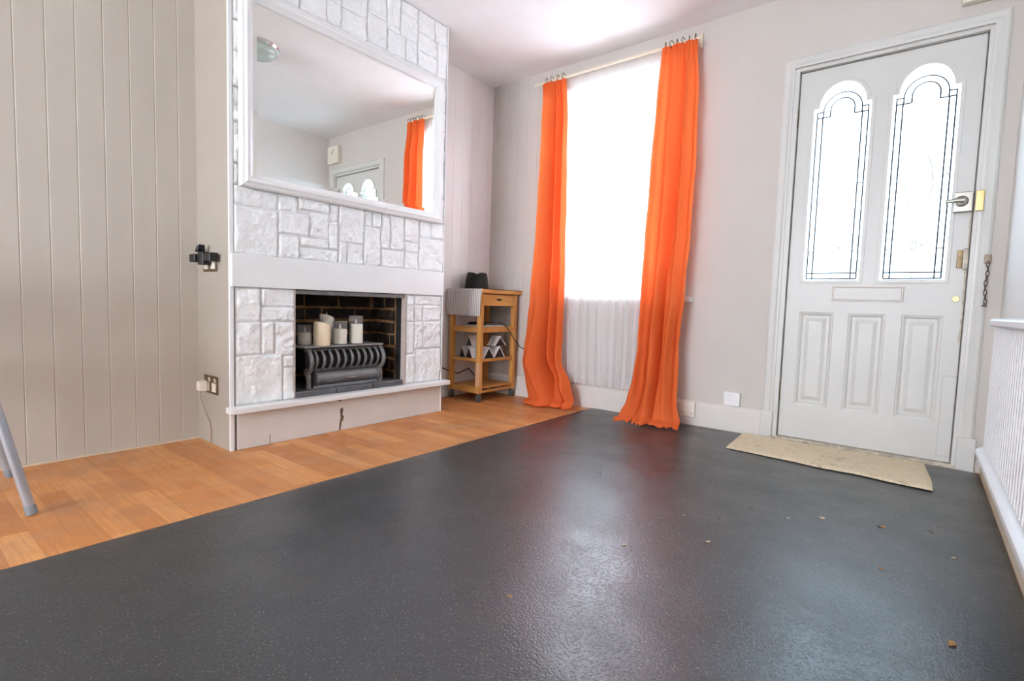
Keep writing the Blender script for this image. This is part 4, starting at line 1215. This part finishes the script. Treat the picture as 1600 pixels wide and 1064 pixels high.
# ------------------------------------------------------------------ grey metal chair at the left edge
ch = thing('metal_chair', 'grey metal tube chair at the left edge, mostly out of frame', 'chair', (-2.43, .05, 0))
def leg(foot, top, brace=None):
    bm = BM(); f, t = Vector(foot), Vector(top)
    tube(bm, [f+(t-f)*.02, f+(t-f)*.4, t], .0135, 16)
    if brace: tube(bm, brace, .011, 14)
    lg = obj('leg', bm, M['steel_paint'], ch, smooth=True)
    bm = BM(); d = (t-f).normalized()
    tube(bm, [f+Vector((0, 0, .004)), f+d*.03, f+d*.034], [.0155, .0155, .0135], 16); obj('foot_cap', bm, M['rubber'], lg, smooth=True)
leg((-2.178, .318, 0), (-2.190, .225, .455), [(-2.184, .288, .15), (-2.22, .262, .30), (-2.26, .225, .455)])
leg((-2.676, .335, 0), (-2.655, .215, .455), [(-2.670, .300, .13), (-2.64, .26, .30), (-2.60, .215, .455)])
leg((-2.178, -.24, 0), (-2.19, -.15, .455)); leg((-2.676, -.24, 0), (-2.655, -.15, .455))
bm = BM(); prism(bm, [(-2.66, -.17), (-2.19, -.17), (-2.175, .20), (-2.20, .225), (-2.645, .225), (-2.67, .20)], .456, .478, 'xy'); obj('seat', bm, M['steel_paint'], ch, bevel=.006, seg=3)
bm = BM(); tube(bm, [(-2.65, -.16, .46), (-2.65, -.22, .84), (-2.63, -.225, .87), (-2.22, -.225, .87), (-2.20, -.22, .84), (-2.20, -.16, .46)], .0125, 12)
box(bm, (-2.64, -.222, .62), (-2.21, -.208, .80)); obj('backrest', bm, M['steel_paint'], ch)

# ------------------------------------------------------------------ ceiling lamp (switched off, seen in the mirror)
cl = thing('ceiling_lamp', 'round greenish glass ceiling lamp with a chrome rim, seen in the mirror', 'ceiling lamp', (-1.16, 1.755, ZC))
bm = BM(); lathe(bm, [(0, ZC-.0005), (.145, ZC-.0005), (.150, ZC-.012), (.143, ZC-.026), (.132, ZC-.028), (0, ZC-.028)], (-1.16, 1.755, 0), 48); obj('rim', bm, M['chrome'], cl, smooth=True)
bm = BM(); lathe(bm, [(.131, ZC-.0285), (.129, ZC-.043), (.112, ZC-.062), (.075, ZC-.076), (.033, ZC-.082), (0, ZC-.083)], (-1.16, 1.755, 0), 48); obj('glass_shade', bm, M['lamp_glass'], cl, smooth=True)

# ------------------------------------------------------------------ light: overcast sky through the windows, and an added rear fill lamp
wd = bpy.data.worlds.new('sky'); SC.world = wd; wd.use_nodes = True
wn = wd.node_tree.nodes; bg = wn['Background']
bg.inputs['Color'].default_value = (.76, .85, 1.0, 1); bg.inputs['Strength'].default_value = 12.0
def portal(name, x0, x1, z0, z1, y, inward):
    L = bpy.data.lights.new(name, 'AREA'); L.shape = 'RECTANGLE'; L.size = x1-x0; L.size_y = z1-z0
    L.cycles.is_portal = True
    o = bpy.data.objects.new(name, L); COL.objects.link(o); o.location = ((x0+x1)/2, y, (z0+z1)/2)
    o.rotation_euler = (math.radians(-90 if inward < 0 else 90), 0, 0)
portal('daylight_front', WX0, WX1, WZ0, WZ1, YW+.19, -1)
portal('daylight_door', DL, DR, .88, 1.95, YW+.19, -1)


rl = bpy.data.lights.new('rear_fill_lamp', 'AREA'); rl.shape = 'RECTANGLE'; rl.size = NX1-NX0-.1; rl.size_y = NZ1-NZ0-.1; rl.energy = 48; rl.color = (1, .94, .87)  # area lamp added as fill, outside the unseen rear window
ro = bpy.data.objects.new('rear_fill_lamp', rl); COL.objects.link(ro); ro.location = ((NX0+NX1)/2, YN-.24, (NZ0+NZ1)/2); ro.rotation_euler = (math.radians(90), 0, 0)

# ------------------------------------------------------------------ camera
cam = bpy.data.cameras.new('camera'); co = bpy.data.objects.new('camera', cam); COL.objects.link(co)
cam.sensor_fit = 'HORIZONTAL'; cam.sensor_width = 36; cam.lens = 807.04/1600*36; cam.clip_start = .02
pitch, yaw, roll = -.0698, -.6692, .0312
cy, sy, cp_, sp, cr, sr = math.cos(yaw), math.sin(yaw), math.cos(pitch), math.sin(pitch), math.cos(roll), math.sin(roll)
fw = Vector((sy*cp_, cy*cp_, sp)); ri = Vector((cy, -sy, 0)); up_ = ri.cross(fw)
R = ri*cr+up_*sr; U = -ri*sr+up_*cr
co.matrix_world = Matrix(((R.x, U.x, -fw.x, 0), (R.y, U.y, -fw.y, 0), (R.z, U.z, -fw.z, .7157), (0, 0, 0, 1)))
SC.camera = co
vs = SC.view_settings
vs.view_transform = 'Standard'; vs.look = 'None'; vs.gamma = 1; vs.use_curve_mapping = False; vs.exposure = 0.58
